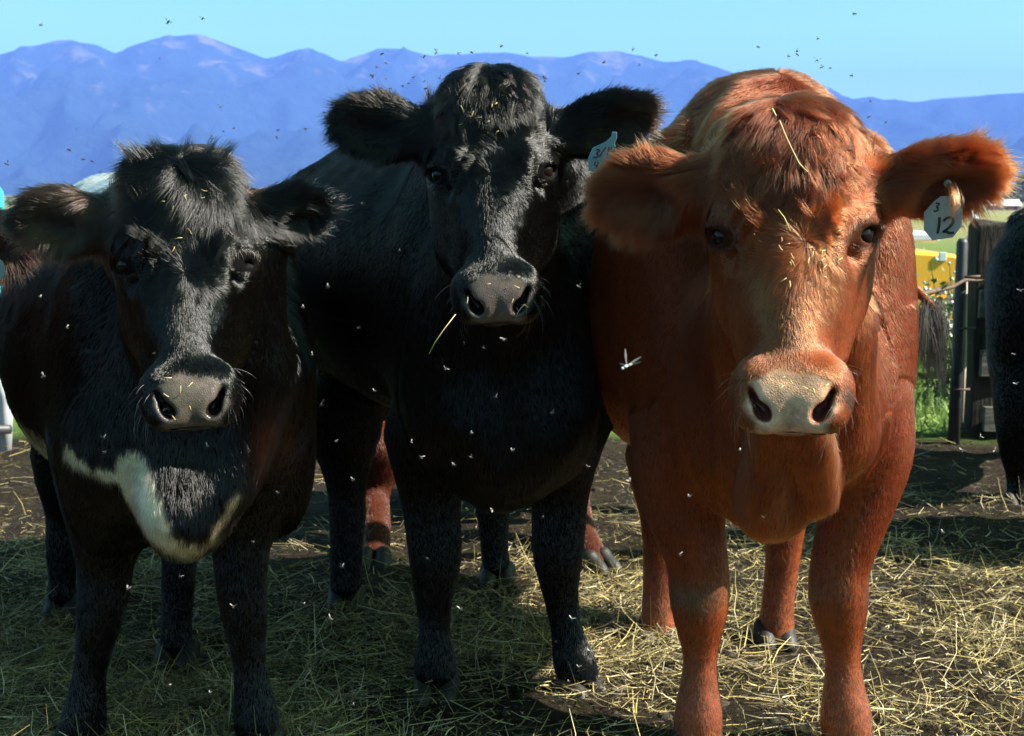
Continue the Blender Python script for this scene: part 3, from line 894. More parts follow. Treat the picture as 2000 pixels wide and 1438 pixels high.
# ------------------------------------------------------------------ fur
HAIR_K = 4
class Fur:
    def __init__(s): s.P, s.R, s.T = [], [], []
    def add(s, pts, rad, tint):
        s.P.append(pts.astype(np.float32)); s.R.append(rad.astype(np.float32)); s.T.append(tint.astype(np.float32))
    def grow(s, root, nrm, flow, length, lift, width, tint, curl=0.0, clump=0.0, cell=0.012, droop=0.0, seed=1):
        """root (N,3), flow (N,3) direction along the hide"""
        N = len(root)
        fl = flow - nrm * (flow * nrm).sum(1, keepdims=True)
        fl /= np.linalg.norm(fl, axis=1, keepdims=True) + 1e-9
        side = np.cross(nrm, fl)
        r = np.random.default_rng(seed)
        a = (sines(root, 34, seed + 1) * 0.45 + sines(root, 90, seed + 2) * 0.35) * (0.12 + np.minimum(curl, 0.6) * 1.5) + sines(root, 17, seed + 7) * np.maximum(curl - 0.4, 0) * 1.3 + r.normal(size=N) * 0.16
        fl = fl * np.cos(a)[:, None] + side * np.sin(a)[:, None]
        lf = np.clip(lift * (1 + 0.07 * sines(root, 60, seed + 3)) + r.normal(size=N) * 0.07, 0.03, 1.3)
        length = length * np.clip(1 + 0.28 * r.normal(size=N), 0.35, 1.7)
        # shared locks: hairs of one jittered cell lean to the cell's tip
        key = np.floor(root / cell + sines(root, 70, seed + 4)[:, None] * 0.35).astype(np.int64)
        h = (key[:, 0] * 73856093) ^ (key[:, 1] * 19349663) ^ (key[:, 2] * 83492791)
        jit = np.stack([((h * m) % 1009) / 1009.0 - 0.5 for m in (7919, 104729, 1299709)], 1)
        cen = (key + 0.5 + jit * 0.5) * cell
        lockdir = jit * 0.35
        t = np.linspace(0, 1, HAIR_K)
        pts = np.zeros((N, HAIR_K, 3))
        d0 = fl + nrm * lf[:, None]; d0 /= np.linalg.norm(d0, axis=1, keepdims=True)
        d1 = fl + nrm * (lf * 0.25)[:, None] + lockdir + np.array([0, 0, -1.0]) * droop
        d1 /= np.linalg.norm(d1, axis=1, keepdims=True)
        for i, ti in enumerate(t):
            pts[:, i] = root + (d0 * (ti - 0.5 * ti * ti) + d1 * 0.5 * ti * ti) * length[:, None]
        off = (cen - root); off -= nrm * (off * nrm).sum(1, keepdims=True)
        cl = clump * np.ones(N) if np.isscalar(clump) else clump
        om = np.linalg.norm(off, axis=1) + 1e-9
        cl = cl * np.minimum(1.0, 0.55 * length / om)
        for i, ti in enumerate(t):
            pts[:, i] += off * (cl * ti ** 1.5)[:, None]
        wdt = width * np.clip(1 + 0.2 * r.normal(size=N), 0.5, 1.6)
        rad = wdt[:, None] * np.array([1.0, 0.95, 0.7, 0.12])[None, :]
        s.add(pts, rad, tint)
    def build(s, name, mat, parent, loc):
        P_, R_, T_ = np.concatenate(s.P), np.concatenate(s.R), np.concatenate(s.T)
        P_ = P_ - np.asarray(loc, np.float32)[None, None, :]
        hc = bpy.data.hair_curves.new(name)
        hc.add_curves([HAIR_K] * len(P_))
        hc.attributes['position'].data.foreach_set('vector', P_.reshape(-1))
        ra = hc.attributes.get('radius') or hc.attributes.new('radius', 'FLOAT', 'POINT')
        ra.data.foreach_set('value', R_.reshape(-1))
        ta = hc.attributes.new('tint', 'FLOAT_COLOR', 'CURVE')
        ta.data.foreach_set('color', np.concatenate([T_, np.ones((len(T_), 1), np.float32)], 1).reshape(-1))
        hc.materials.append(mat)
        o = bpy.data.objects.new(name, hc)
        COL.objects.link(o)
        o.parent = parent
        return o

def scatter(V, Fq, N, seed, weight=None):
    """N random points on the quads; weight per vertex"""
    r = np.random.default_rng(seed)
    a, b, c, d = (V[Fq[:, i]] for i in range(4))
    ar = 0.5 * np.linalg.norm(np.cross(c - a, d - b), axis=1)
    if weight is not None: ar = ar * weight[Fq].mean(1)
    cum = np.cumsum(ar); cum /= cum[-1]
    q = np.searchsorted(cum, r.random(N)); q = np.minimum(q, len(Fq) - 1)
    u, v = r.random(N), r.random(N)
    w = np.stack([(1 - u) * (1 - v), u * (1 - v), u * v, (1 - u) * v], 1)
    return Fq[q], w
def interp(A, idx, w):
    return sum(A[idx[:, i]] * (w[:, i:i + 1] if A.ndim == 2 else w[:, i]) for i in range(4))
M_HIDE = hide_mat('cow hide')
M_FUR_RED = fur_mat('red fur', 0.32, 0.5, 0.0, 1.42)
M_FUR_BLACK = fur_mat('black fur', 0.16, 0.5, 0.0, 1.48)
M_EYE, _nt, _b = new_mat('cow eye')
_b.inputs['Base Color'].default_value = (0.012, 0.007, 0.005, 1)
_b.inputs['Roughness'].default_value = 0.12
_b.inputs['IOR'].default_value = 1.36
M_HOOF = simple_mat('hoof horn', (0.008, 0.007, 0.006), (0.03, 0.025, 0.02), 60, 0.55, 0.4, 0.003, stretch=(1, 1, 6))

def hoof_mesh():
    f = Field()
    for q in (-1, 1):
        f.C((q * 0.031, 0.022, 0.052), (q * 0.026, -0.036, 0.010), 0.030, 0.021, 0.006)
        f.E((q * 0.030, -0.010, 0.022), (0.030, 0.056, 0.034), rotz(q * 0.10) @ rotx(0.30), 0.010)
        f.E((q * 0.030, 0.030, 0.028), (0.028, 0.034, 0.034), None, 0.012)
    f.E((0, -0.02, 0.02), (0.0035, 0.09, 0.08), None, 0.006, 'body', 's')
    V, Fq = f.skin(np.array([-.08, -.1, -.05]), np.array([.08, .1, .12]), 0.0055, 0.0055)
    V[:, 2] = np.maximum(V[:, 2], -0.004)
    me = np_mesh('hoof', V, Fq)
    me.materials.append(M_HOOF)
    me.polygons.foreach_set('use_smooth', [True] * len(me.polygons))
    return me
HOOF = hoof_mesh()

def lerp_col(c, cols):
    """c: weights list [(w, rgb)] applied one over another on base array c"""
    for w, rgb in cols:
        w = np.clip(w, 0, 1)[:, None]
        c = c * (1 - w) + np.array(rgb)[None, :] * w
    return c

def pad_mask(l, mw=1.0):
    """bare nose in head-local coordinates"""
    x, y, z = np.abs(l[:, 0]) / mw, l[:, 1], l[:, 2]
    wid = np.interp(-z, [0.392, 0.405, 0.42, 0.445, 0.462, 0.475, 0.49], [0.034, 0.054, 0.064, 0.068, 0.060, 0.054, 0.050])
    m = sstep(0.016, -0.012, x - wid + 0.004 * np.sin(z * 160)) * sstep(-0.380, -0.402, z + 0.004 * np.sin(l[:, 0] * 90)) * sstep(-0.500, -0.494, z) * sstep(-0.06, -0.085, y)
    return m

def eye_rim(l, spec):
    e = np.hypot((np.abs(l[:, 0]) - 0.118 * spec.get('brow', 1)) * 0.8, (l[:, 2] + 0.206) * 1.2)
    return (sstep(0.034, 0.020, e) * (l[:, 1] < 0.13) * 0.85)[:, None]

def make_cow(spec):
    f = Field()
    H = spec.get('head')
    if H: head_prims(f, H, spec)
    ears = [ear_prims(f, H, e, 'ear%d' % i) for i, e in enumerate(spec.get('ears', []))]
    if spec.get('W') is not None:
        fw, lat, MB_ = body_prims(f, spec['W'], spec['Hp'], spec)
    for p in spec['prims']:
        if p[0] == 'E': f.E(*p[1:])
        else: f.C(*p[1:])
    hoofs = []
    for leg in spec['legs']:
        f.chain(leg['pts'], 0.05, 'leg')
        hoofs.append((leg['hoof'], leg.get('turn', 0.0)))
    if H:
        lo = np.min([H.w(x, y, z) for x in (-.36, .36) for y in (-.2, .2) for z in (-.53, .03)], axis=0)
        hi = np.max([H.w(x, y, z) for x in (-.36, .36) for y in (-.2, .2) for z in (-.53, .03)], axis=0)
    else:
        lo = hi = np.array([0, -50., 0])
    V, Fq = f.skin(lo, hi, spec.get('hc', 0.016), spec.get('hf', 0.005))
    V = smooth_verts(V, Fq, 1, 0.5)
    N = vnormals(V, Fq)
    if spec.get('displace'):
        V = V + N * spec['displace'](V, N, f.regions(V))[:, None]
        N = vnormals(V, Fq)
    base = np.array(spec['base'], float)
    root = empty(spec['name'], base, spec['label'], 'cow', spec.get('group'))
    reg = f.regions(V)
    l = H.loc(V) if H else np.full((len(V), 3), 9.0)
    bare = pad_mask(l, spec.get('muz', 1.0)) if H else np.zeros(len(V))
    coat = spec['coat'](V, l, reg)
    if H:
        rim = eye_rim(l, spec)
        coat = coat * (1 - rim) + np.array(spec.get('rim', (0.0025, 0.002, 0.002))) * rim
        cb = spec['padcol'](V, l)
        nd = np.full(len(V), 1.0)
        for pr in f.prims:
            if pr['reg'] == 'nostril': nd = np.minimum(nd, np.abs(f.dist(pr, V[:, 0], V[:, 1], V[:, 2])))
        inside = sstep(0.0045, 0.0012, nd)[:, None]  # nostril hollow: flesh colour with depth shading painted in
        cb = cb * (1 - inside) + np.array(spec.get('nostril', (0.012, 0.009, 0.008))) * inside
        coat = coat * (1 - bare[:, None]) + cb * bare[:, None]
    me = np_mesh('body', V - base, Fq)
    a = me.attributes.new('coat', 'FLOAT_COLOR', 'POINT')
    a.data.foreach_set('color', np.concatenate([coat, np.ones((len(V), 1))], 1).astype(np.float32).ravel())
    a = me.attributes.new('bare', 'FLOAT', 'POINT')
    a.data.foreach_set('value', bare.astype(np.float32))
    link_mesh('body', me, [M_HIDE], root)
    # eyes
    if H:
        for q in (-1, 1):
            m = MB()
            m.ball((0, 0, 0), 0.0205 * H.s, None, 24, 16)
            o = m.build('eye', [M_EYE], None)
            o.parent = root
            o.location = H.w(q * 0.1075 * spec.get('brow', 1), 0.0610, -0.206) - base
    for hp, tr in hoofs:
        o = bpy.data.objects.new('hoof', HOOF)
        COL.objects.link(o)
        o.parent = root
        o.location = np.asarray(hp) - base + np.array([0, 0, -0.010])
        o.rotation_euler = (0, 0, tr)
        o.scale = [spec.get('hoof_scale', 0.92)] * 3
    if spec.get('fur', True):
        grow_coat(spec, f, H, ears, V, Fq, N, reg, bare, root, base)
    return root, f

def grow_coat(spec, f, H, ears, V, Fq, N, reg, bare, root, base):
    camp = np.array([0, 0, CAM_Z])
    toc = camp - V; toc /= np.linalg.norm(toc, axis=1, keepdims=True)
    facing = (N * toc).sum(1)
    q = spec.get('quality', 1.0) * (0.25 if PREVIEW else 1.0)
    dens = np.full(len(V), 100000.0)
    dens[reg == 'leg'] = 130000
    dens[reg == 'dewlap'] = 130000
    dens[reg == 'neck'] = 130000
    dens[reg == 'head'] = 420000
    isear = np.char.startswith(reg.astype(str), 'ear')
    dens[isear] = 420000
    dens *= np.where(facing < -0.35, 0.12, 1.0)
    far = np.linalg.norm(V - camp, axis=1)
    dens *= np.clip((2.9 / np.maximum(far, 2.2)) ** 2, 0.25, 1.2)
    dens *= q
    a, b, c, d = (V[Fq[:, i]] for i in range(4))
    ar = 0.5 * np.linalg.norm(np.cross(c - a, d - b), axis=1)
    n = int((ar * dens[Fq].mean(1)).sum())
    idx, w = scatter(V, Fq, n, spec['seed'], dens)
    Rt = interp(V, idx, w); Nn = interp(N, idx, w); Nn /= np.linalg.norm(Nn, axis=1, keepdims=True)
    br = interp(bare, idx, w)
    rg = reg[idx[:, 0]]
    rr = np.random.default_rng(spec['seed'] + 5)
    keep = br < rr.uniform(0.12, 0.85, n)
    keep &= Rt[:, 2] > 0.055
    if H:
        lk = H.loc(Rt)
        keep &= ~((np.hypot((np.abs(lk[:, 0]) - 0.117 * spec.get('brow', 1)) / 0.027, (lk[:, 2] + 0.205) / 0.0185) < 1) & (rg == 'head') & (lk[:, 1] < 0.12))
    Rt, Nn, br, rg = Rt[keep], Nn[keep], br[keep], rg[keep]
    n = len(Rt)
    l = H.loc(Rt) if H else np.full((n, 3), 9.0)
    ln = Nn @ H.M if H else Nn
    x, y, z = l.T
    body_fwd = unit(np.array(spec['W']) - np.array(spec['Hp'])) if spec.get('W') is not None else np.array([0, -1., 0])
    flow = np.tile(-body_fwd * 0.55 + np.array([0, 0, -0.8]), (n, 1))
    length = np.full(n, spec.get('len_body', 0.012))
    lift = np.full(n, 0.13)
    width = np.full(n, 0.00031)
    clump = np.full(n, 0.12)
    droop = np.full(n, 0.05)
    isleg = rg == 'leg'
    flow[isleg] = (0, 0, -1.0)
    length[isleg] = spec.get('len_leg', 0.009)
    isd = rg == 'dewlap'
    flow[isd] = (0, 0, -1.0); length[isd] = spec.get('len_dew', 0.018); lift[isd] = 0.3
    isn = rg == 'neck'
    flow[isn] = np.array([0, 0.35, -0.9]); length[isn] = 0.014
    # neck and withers are shaggier on top
    top = (~isleg) & (Nn[:, 2] > 0.35) & (rg != 'head') & (~np.char.startswith(rg.astype(str), 'ear'))
    length[top] = spec.get('len_top', 0.020); lift[top] = 0.38; clump[top] = 0.4
    if H:
        m = rg == 'head'
        wh = spec.get('whorl', (0.0, -0.21))
        dx, dz = x - wh[0], z - wh[1]
        rad = np.sqrt(dx * dx + dz * dz + spec.get('whorl_soft', 0.012) ** 2)
        fx, fz = dx / rad, dz / rad
        below = sstep(-0.01, -0.07, dz)
        Lx = fx * (1 - 0.62 * below); Lz = fz * (1 - below) + below * (-1.0) - spec.get('whorl_down', 0.0)
        crest = spec.get('crest', -0.115)
        up = sstep(crest - 0.012, crest + 0.012, z + 0.018 * np.sin(x * 46 + 1))
        pw_ = spec.get('poll', (0.0, -0.045))
        px_, pz_ = x - pw_[0], z - pw_[1]
        pr = np.sqrt(px_ ** 2 + pz_ ** 2) + 1e-6
        Lx = Lx * (1 - up) + up * (px_ / pr)
        Lz = Lz * (1 - up) + up * np.where(pz_ > 0, pz_ / pr * 0.6 - 0.1, pz_ / pr - 0.35)
        sidew = sstep(0.55, 0.9, np.abs(ln[:, 0]))
        Ly = sidew * 0.9
        lf = np.stack([Lx * (1 - sidew * 0.7), Ly, Lz * (1 - 0.25 * sidew) - 0.35 * sidew], 1)
        flow[m] = H.dirw(lf)[m]
        lenh = np.interp(-z, [0.0, 0.05, 0.10, 0.15, 0.21, 0.27, 0.36, 0.40, 0.45], spec.get('face_len',
                         [0.055, 0.055, 0.046, 0.030, 0.026, 0.017, 0.012, 0.008, 0.008]))
        lenh = lenh * (1 - 0.35 * sidew) * np.where(y > 0.15, 0.8, 1)
        eyed = np.minimum(np.hypot(np.abs(x) - 0.115 * spec.get('brow', 1), z + 0.205), 0.1)
        eyed = np.minimum(np.hypot((np.abs(x) - 0.117 * spec.get('brow', 1)) * 0.85, (z + 0.205) * 1.15), 0.1)
        lenh = np.where(eyed < 0.06, np.minimum(lenh, 0.0035 + 0.22 * np.maximum(eyed - 0.030, 0)), lenh)
        lenh *= np.clip(1 - br * 1.2, 0.3, 1)
        length[m] = lenh[m]
        eyew = sstep(0.05, 0.025, eyed)
        lift[m] = (1 - 0.6 * eyew[m]) * np.interp(-z, [0, 0.06, 0.12, 0.2, 0.28, 0.4], [0.36, 0.34, 0.30, 0.18, 0.11, 0.08])[m] * (1 - 0.4 * sidew[m])
        clump[m] = np.interp(-z, [0, 0.1, 0.2, 0.3, 0.4], [0.88, 0.85, 0.5, 0.2, 0.1])[m]
        droop[m] = np.interp(-z, [0, 0.1, 0.2], [0.5, 0.35, 0.05])[m]
        width[m] = 0.00031
        for i, e in enumerate(ears):
            m = rg == 'ear%d' % i
            if not m.any(): continue
            p = l[m] - e['a']
            al = p @ e['t']; ac = p @ e['wv']; fr = p @ e['face']
            s_ = np.sign(ac)
            k = np.clip(al / e['L'], 0, 1)
            fl = e['t'][None, :] * (0.55 + 0.5 * k)[:, None] + e['wv'][None, :] * (ac / 0.045 * 0.75)[:, None]
            inner = sstep(-0.1, 0.5, ln[m] @ e['face'])
            fl = fl + np.array([0, 0, -0.35])[None, :] * inner[:, None]
            flow[m] = H.dirw(fl)
            edge = sstep(0.018, 0.045, np.abs(ac)) + sstep(0.72, 1.0, k)
            length[m] = (0.015 + 0.011 * np.clip(edge, 0, 1) + 0.010 * inner) * spec.get('ear_fur', 1.0)
            lift[m] = 0.34 + 0.22 * np.clip(edge, 0, 1)
            clump[m] = 0.85
            droop[m] = 0.20
            width[m] = 0.00030
    curl = np.full(n, 0.08)
    if H: curl = np.where(rg == 'head', np.interp(-z, [0.0, 0.12, 0.2, 0.27, 0.33], [spec.get('poll_curl', 0.5), spec.get('poll_curl', 0.5), spec.get('brow_curl', 0.4), 0.2, 0.10]), curl)
    curl[np.char.startswith(rg.astype(str), 'ear')] = 0.45
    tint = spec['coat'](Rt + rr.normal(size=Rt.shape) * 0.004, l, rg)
    if H:
        rim = eye_rim(l, spec) * (rg == 'head')[:, None]
        tint = tint * (1 - rim) + np.array(spec.get('rim', (0.0025, 0.002, 0.002))) * rim
    tint = tint * np.clip(1 + 0.18 * rr.normal(size=n) + 0.12 * sines(Rt, 25, 3) + 0.20 * sines(Rt * np.array([1, 1, 0.25]), 95, 4), 0.35, 1.9)[:, None]
    F_ = Fur()
    far = np.linalg.norm(Rt - camp, axis=1)
    width = width * np.clip(far / 2.3, 1, 2.2) / math.sqrt(min(q, 1.0))
    big = spec.get('poll_cell', 0.016)
    cell = np.where(length > 0.03, big, 0.009)
    for cc in (0.009, big):
        mm = cell == cc
        if mm.any():
            F_.grow(Rt[mm], Nn[mm], flow[mm], length[mm], lift[mm], width[mm], tint[mm], curl[mm], clump[mm], cc, droop[mm][:, None], spec['seed'] + int(cc * 1000))
    if H: whiskers(F_, H, V, N, reg, spec)
    if spec.get('extra_fur'): spec['extra_fur'](F_, H, ears, V, Fq, N, reg, spec)
    F_.build('fur', spec['fur_mat'], root, base)

def whiskers(F_, H, V, N, reg, spec):
    r = np.random.default_rng(spec['seed'] + 9)
    l = H.loc(V); x, y, z = l.T
    hd = reg == 'head'
    def pick(mask, k):
        i = np.flatnonzero(mask & hd)
        return r.choice(i, min(k, len(i)), replace=False) if len(i) else i
    i = pick((z < -0.39) & (z > -0.49) & (np.abs(x) > 0.05) & (y < 0.0), 46)
    col = np.tile(np.array(spec.get('whisker', (0.5, 0.45, 0.38))), (len(i), 1))
    F_.grow(V[i], N[i], H.dirw(np.tile([0, -0.1, -0.6], (len(i), 1))), r.uniform(0.02, 0.055, len(i)), np.full(len(i), 1.1), np.full(len(i), 0.00017), col, 0.3, 0.0, 0.012, 0.1, 5)
    # lashes on the upper lid
    bw = spec.get('brow', 1.0)
    for q in (-1, 1):
        d = np.hypot((x - q * 0.117 * bw) / 1.0, (z + 0.196) / 0.7)
        i = pick((d < 0.032) & (d > 0.022) & (z > -0.196) & (y < 0.12), 45)
        col = np.tile(np.array(spec.get('lash', (0.02, 0.015, 0.012))), (len(i), 1))
        F_.grow(V[i], N[i], H.dirw(np.tile([q * 0.6, -0.8, -0.25], (len(i), 1))), np.full(len(i), 0.016), np.full(len(i), 0.5), np.full(len(i), 0.00025), col, 0.1, 0.0, 0.012, 0.25, 6)

def lock(F_, root, d0, length, n, tint, spread=0.006, seed=1, width=0.0003, droop=0.6):
    """one hanging lock of long hair: leaves along d0, then falls; the hairs gather towards the tip"""
    r = np.random.default_rng(seed)
    o = r.normal(size=(n, 3)) * spread
    L = length * r.uniform(0.55, 1.1, n)[:, None]
    d = np.tile(unit(d0), (n, 1)) + r.normal(size=(n, 3)) * 0.12
    wig = r.normal(size=3) * 0.12
    pts = np.zeros((n, HAIR_K, 3))
    for i, t in enumerate(np.linspace(0, 1, HAIR_K)):
        fall = np.array([0, 0, -1.0]) * droop
        pts[:, i] = np.asarray(root) + o * (1 - 0.45 * t) + d * L * (t * (1 - 0.5 * t * min(droop, 1.0))) + (fall + wig * math.sin(t * 4)) * L * 0.5 * t * t
    rad = width * np.clip(1 + 0.2 * r.normal(size=n), 0.5, 1.6)[:, None] * np.array([1.0, 0.95, 0.7, 0.12])
    F_.add(pts, rad, np.tile(np.array(tint), (n, 1)) * r.uniform(0.7, 1.2, (n, 1)))

def tufts(F_, H, V, N, reg, n, box, L, per, tint, seed, spread=0.005, down=0.5):
    """curved locks lying on the poll and forehead: box = (x0, x1, z0, z1) in head-local coordinates"""
    r = np.random.default_rng(seed)
    l = H.loc(V)
    ok = np.flatnonzero((reg == 'head') & (l[:, 0] > box[0]) & (l[:, 0] < box[1]) & (l[:, 2] > box[2]) & (l[:, 2] < box[3]) & (l[:, 1] < 0.12))
    if not len(ok): return
    for i in r.choice(ok, n):
        x, z = l[i, 0], l[i, 2]
        nn = N[i]
        d = np.array([math.copysign(0.55, x + r.normal() * 0.04) + r.normal() * 0.35, 0, -down + r.normal() * 0.25])
        d = H.dirw(d[None, :])[0]; d = d - nn * (d @ nn); d = unit(d)
        sd = np.cross(nn, d)
        Lk = r.uniform(*L); bend = r.normal() * 0.45; ph = r.uniform(-1, 1)
        o = r.normal(size=(per, 3)) * spread
        o -= nn * (o @ nn)[:, None] * 0.6
        ln = Lk * r.uniform(0.6, 1.1, per)[:, None]
        pts = np.zeros((per, HAIR_K, 3))
        for k, t in enumerate(np.linspace(0, 1, HAIR_K)):
            hgt = (0.003 + 0.007 * math.sin(t * 2.4)) * (0.7 + 0.5 * r.random())
            pts[:, k] = V[i] + o * (1 - 0.55 * t) + nn * hgt + d * ln * t + sd * ln * (bend * t * t + 0.10 * math.sin(5 * t + ph)) + np.array([0, 0, -1]) * ln * 0.22 * t * t
        rad = 0.00030 * np.clip(1 + 0.2 * r.normal(size=per), 0.5, 1.6)[:, None] * np.array([1.0, 0.95, 0.75, 0.15])
        F_.add(pts, rad, np.tile(np.array(tint) * r.uniform(0.55, 1.35), (per, 1)) * r.uniform(0.75, 1.2, (per, 1)))
# ------------------------------------------------------------------ the cows
def leg_pts(d, pts, k=1.0):
    return [(P(u, v, d), r * (k if i > 1 else (1 + k) / 2)) for i, (u, v, r) in enumerate(pts)]
def hoof_at(u, v, d):
    p = P(u, v, d); return np.array([p[0], d, 0.0])

RED0, RED1 = np.array([0.140, 0.026, 0.0060]), np.array([0.190, 0.043, 0.011])
def coat_red(p, l, reg):
    n = len(p)
    v = sstep(-0.8, 0.8, sines(p, 6, 11))[:, None]
    c = RED0 * (1 - v) + RED1 * v
    leg = (reg == 'leg').astype(float)
    low = leg * sstep(0.30, 0.12, p[:, 2])
    knee = leg * np.exp(-((p[:, 2] - 0.36) / 0.035) ** 2) * sstep(-0.3, 0.5, sines(p, 30, 5)) * 0.75
    x, z, y = l[:, 0], l[:, 2], l[:, 1]
    mz = sstep(-0.37, -0.43, z) * sstep(0.04, -0.04, y)
    dark = mz * sstep(0.045, 0.085, np.abs(x) - (z + 0.44) * 0.6) * (np.abs(x) < 0.13) * sstep(-0.6, 0.5, sines(p, 60, 8) - (z + 0.45) * 16)
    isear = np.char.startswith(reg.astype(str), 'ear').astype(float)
    back = sstep(2.7, 3.0, p[:, 1]) * sstep(1.25, 1.4, p[:, 2])
    crown = (reg == 'head') * sstep(-0.2, -0.10, z)  # crown and ears coloured darker to offset light scattered in the fur
    cheek = sstep(0.5, 1.0, (np.abs(x) < 0.14) * 1.0) * sstep(-0.24, -0.30, z) * 0.4
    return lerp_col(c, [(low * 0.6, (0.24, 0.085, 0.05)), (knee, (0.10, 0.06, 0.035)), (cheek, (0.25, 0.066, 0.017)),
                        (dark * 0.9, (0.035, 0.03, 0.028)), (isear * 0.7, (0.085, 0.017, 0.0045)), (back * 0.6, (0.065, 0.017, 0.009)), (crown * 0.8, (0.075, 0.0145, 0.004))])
def pad_red(p, l):
    x, z = l[:, 0], l[:, 2]
    n = sines(p, 70, 21)
    c = np.tile(np.array([0.82, 0.47, 0.29]), (len(p), 1))
    side = sstep(0.046, 0.062, np.abs(x)) * sstep(-0.45, -0.475, z)
    topd = sstep(-0.425, -0.402, z) * sstep(-0.4, 0.6, n + 0.3)
    inn = sstep(-0.122, -0.106, l[:, 1]) * (np.abs(x) < 0.075) * (np.abs(x) > 0.03)  # reddish nostril inside, its depth shade put into the colour
    return lerp_col(c, [(topd * 0.55, (0.20, 0.14, 0.085)), (side, (0.045, 0.04, 0.036)), (inn * 0.85, (0.14, 0.03, 0.025)),
                        (sstep(0.2, 0.9, sines(p, 160, 4)) * 0.3, (0.26, 0.18, 0.11))])

def brow_folds(H, amp=0.006, right=0.35):
    def g(V, N, reg):
        l = H.loc(V); x, y, z = l.T
        ax = np.abs(x)
        wob = sines(l, 22, 61)
        # folds run from above the eye down and inwards to the bridge
        t = ax * 0.80 - z * -0.62 + 0.008 * wob
        m = np.exp(-((ax - 0.066 - (z + 0.18) * 0.35) / 0.026) ** 2) * np.exp(-((z + 0.175) / 0.060) ** 2) * (y < 0.10)
        m = m * np.where(x < 0, 1.0, right) * (0.75 + 0.4 * sines(l, 30, 62))
        d = amp * m * np.sin(t * 300)
        lid = np.exp(-((np.hypot(ax - 0.113, z + 0.205) - 0.029) / 0.006) ** 2) * (y < 0.12)
        bridge = 0.002 * sines(l * 1.0, 40, 3) * (z > -0.4) * (z < 0)
        big = 0.004 * sines(V, 7, 64) * (np.abs(z) > 0.6) * (reg != 'leg')
        nk = ((reg == 'neck') | (reg == 'dewlap')) * 1.0
        folds = nk * 0.0075 * (1 - np.abs(sines(V * np.array([1, 1, 0.28]), 21, 71)) * 1.6)
        bod = (reg == 'body') * 1.0
        musc = bod * 0.006 * sines(V * np.array([1, 1, 0.55]), 12, 72)
        return (d + 0.0014 * lid + bridge) * H.s + big + folds + musc
    return g

# --- the red cow
HR = HeadFrame(1548, 205, 2.20, 1.02, roll=math.radians(-1.2))
Wr, Hr = np.array([0.535, 3.0, 1.405]), np.array([0.50, 3.85, 1.36])
red_prims = [
    ('C', HR.w(0, 0.17, -0.13), Wr - [0, 0.02, 0.13], 0.115, 0.145, 0.09, 'neck'),
    ('C', HR.w(0, 0.17, -0.27), P(1515, 720, 2.80), 0.10, 0.20, 0.10, 'neck'),
    ('E', P(1510, 830, 2.78), (0.20, 0.20, 0.20), None, 0.10, 'neck'),
    ('E', P(1515, 945, 2.70), (0.075, 0.11, 0.105), None, 0.06, 'dewlap'),
    ('C', HR.w(0.02, 0.14, -0.43), P(1598, 968, 2.60), 0.038, 0.036, 0.03, 'dewlap'),
    ('C', HR.w(-0.03, 0.16, -0.40), P(1490, 1005, 2.62), 0.038, 0.040, 0.04, 'dewlap'),
    ('C', P(1625, 640, 2.55), P(1650, 860, 2.62), 0.055, 0.04, 0.08, 'neck'),
]
spec_red = dict(name='cow', label='reddish brown cow with a white ear tag, standing at the front on the right', seed=11, head=HR, W=Wr, Hp=Hr, base=(0.5, 3.2, 0),
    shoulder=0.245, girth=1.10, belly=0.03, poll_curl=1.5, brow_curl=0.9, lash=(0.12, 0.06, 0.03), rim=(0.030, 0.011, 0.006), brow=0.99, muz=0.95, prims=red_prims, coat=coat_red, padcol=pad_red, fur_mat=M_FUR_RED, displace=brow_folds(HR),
    ears=[dict(root=(-0.135, 0.115, -0.125), tip=(-0.315, 0.135, -0.150), w=0.068, face=(-0.1, -1, -0.15)),
          dict(root=(0.135, 0.115, -0.135), tip=(0.320, 0.12, -0.112), w=0.062, face=(0.15, -0.9, -0.55))],
    legs=[dict(pts=leg_pts(2.86, [(1340, 800, .085), (1318, 890, .090), (1338, 1000, .082), (1362, 1100, .066), (1366, 1175, .064), (1367, 1275, .038), (1366, 1330, .041), (1364, 1400, .053), (1362, 1455, .050)], 0.98), hoof=hoof_at(1362, 1560, 2.84)),
          dict(pts=leg_pts(2.86, [(1690, 790, .085), (1706, 880, .083), (1670, 1000, .075), (1642, 1100, .064), (1638, 1175, .063), (1645, 1275, .039), (1648, 1330, .042), (1652, 1400, .055), (1655, 1455, .052)], 0.98), hoof=hoof_at(1656, 1560, 2.84)),
          dict(pts=leg_pts(3.62, [(1300, 900, .11), (1290, 1000, .058), (1290, 1080, .048), (1286, 1170, .044), (1284, 1235, .052)], 0.98), hoof=hoof_at(1284, 1270, 3.6)),
          dict(pts=leg_pts(3.62, [(1545, 900, .11), (1538, 1000, .058), (1530, 1080, .048), (1520, 1170, .044), (1515, 1235, .052)], 0.98), hoof=hoof_at(1514, 1270, 3.6))],
    whorl=(0.02, -0.225), whorl_soft=0.05, whorl_down=0.35, poll=(-0.03, 0.03), crest=-0.12, poll_cell=0.024,
    face_len=[0.040, 0.044, 0.044, 0.034, 0.024, 0.015, 0.008, 0.006, 0.006], ear_fur=1.0, nostril=(0.20, 0.055, 0.04))

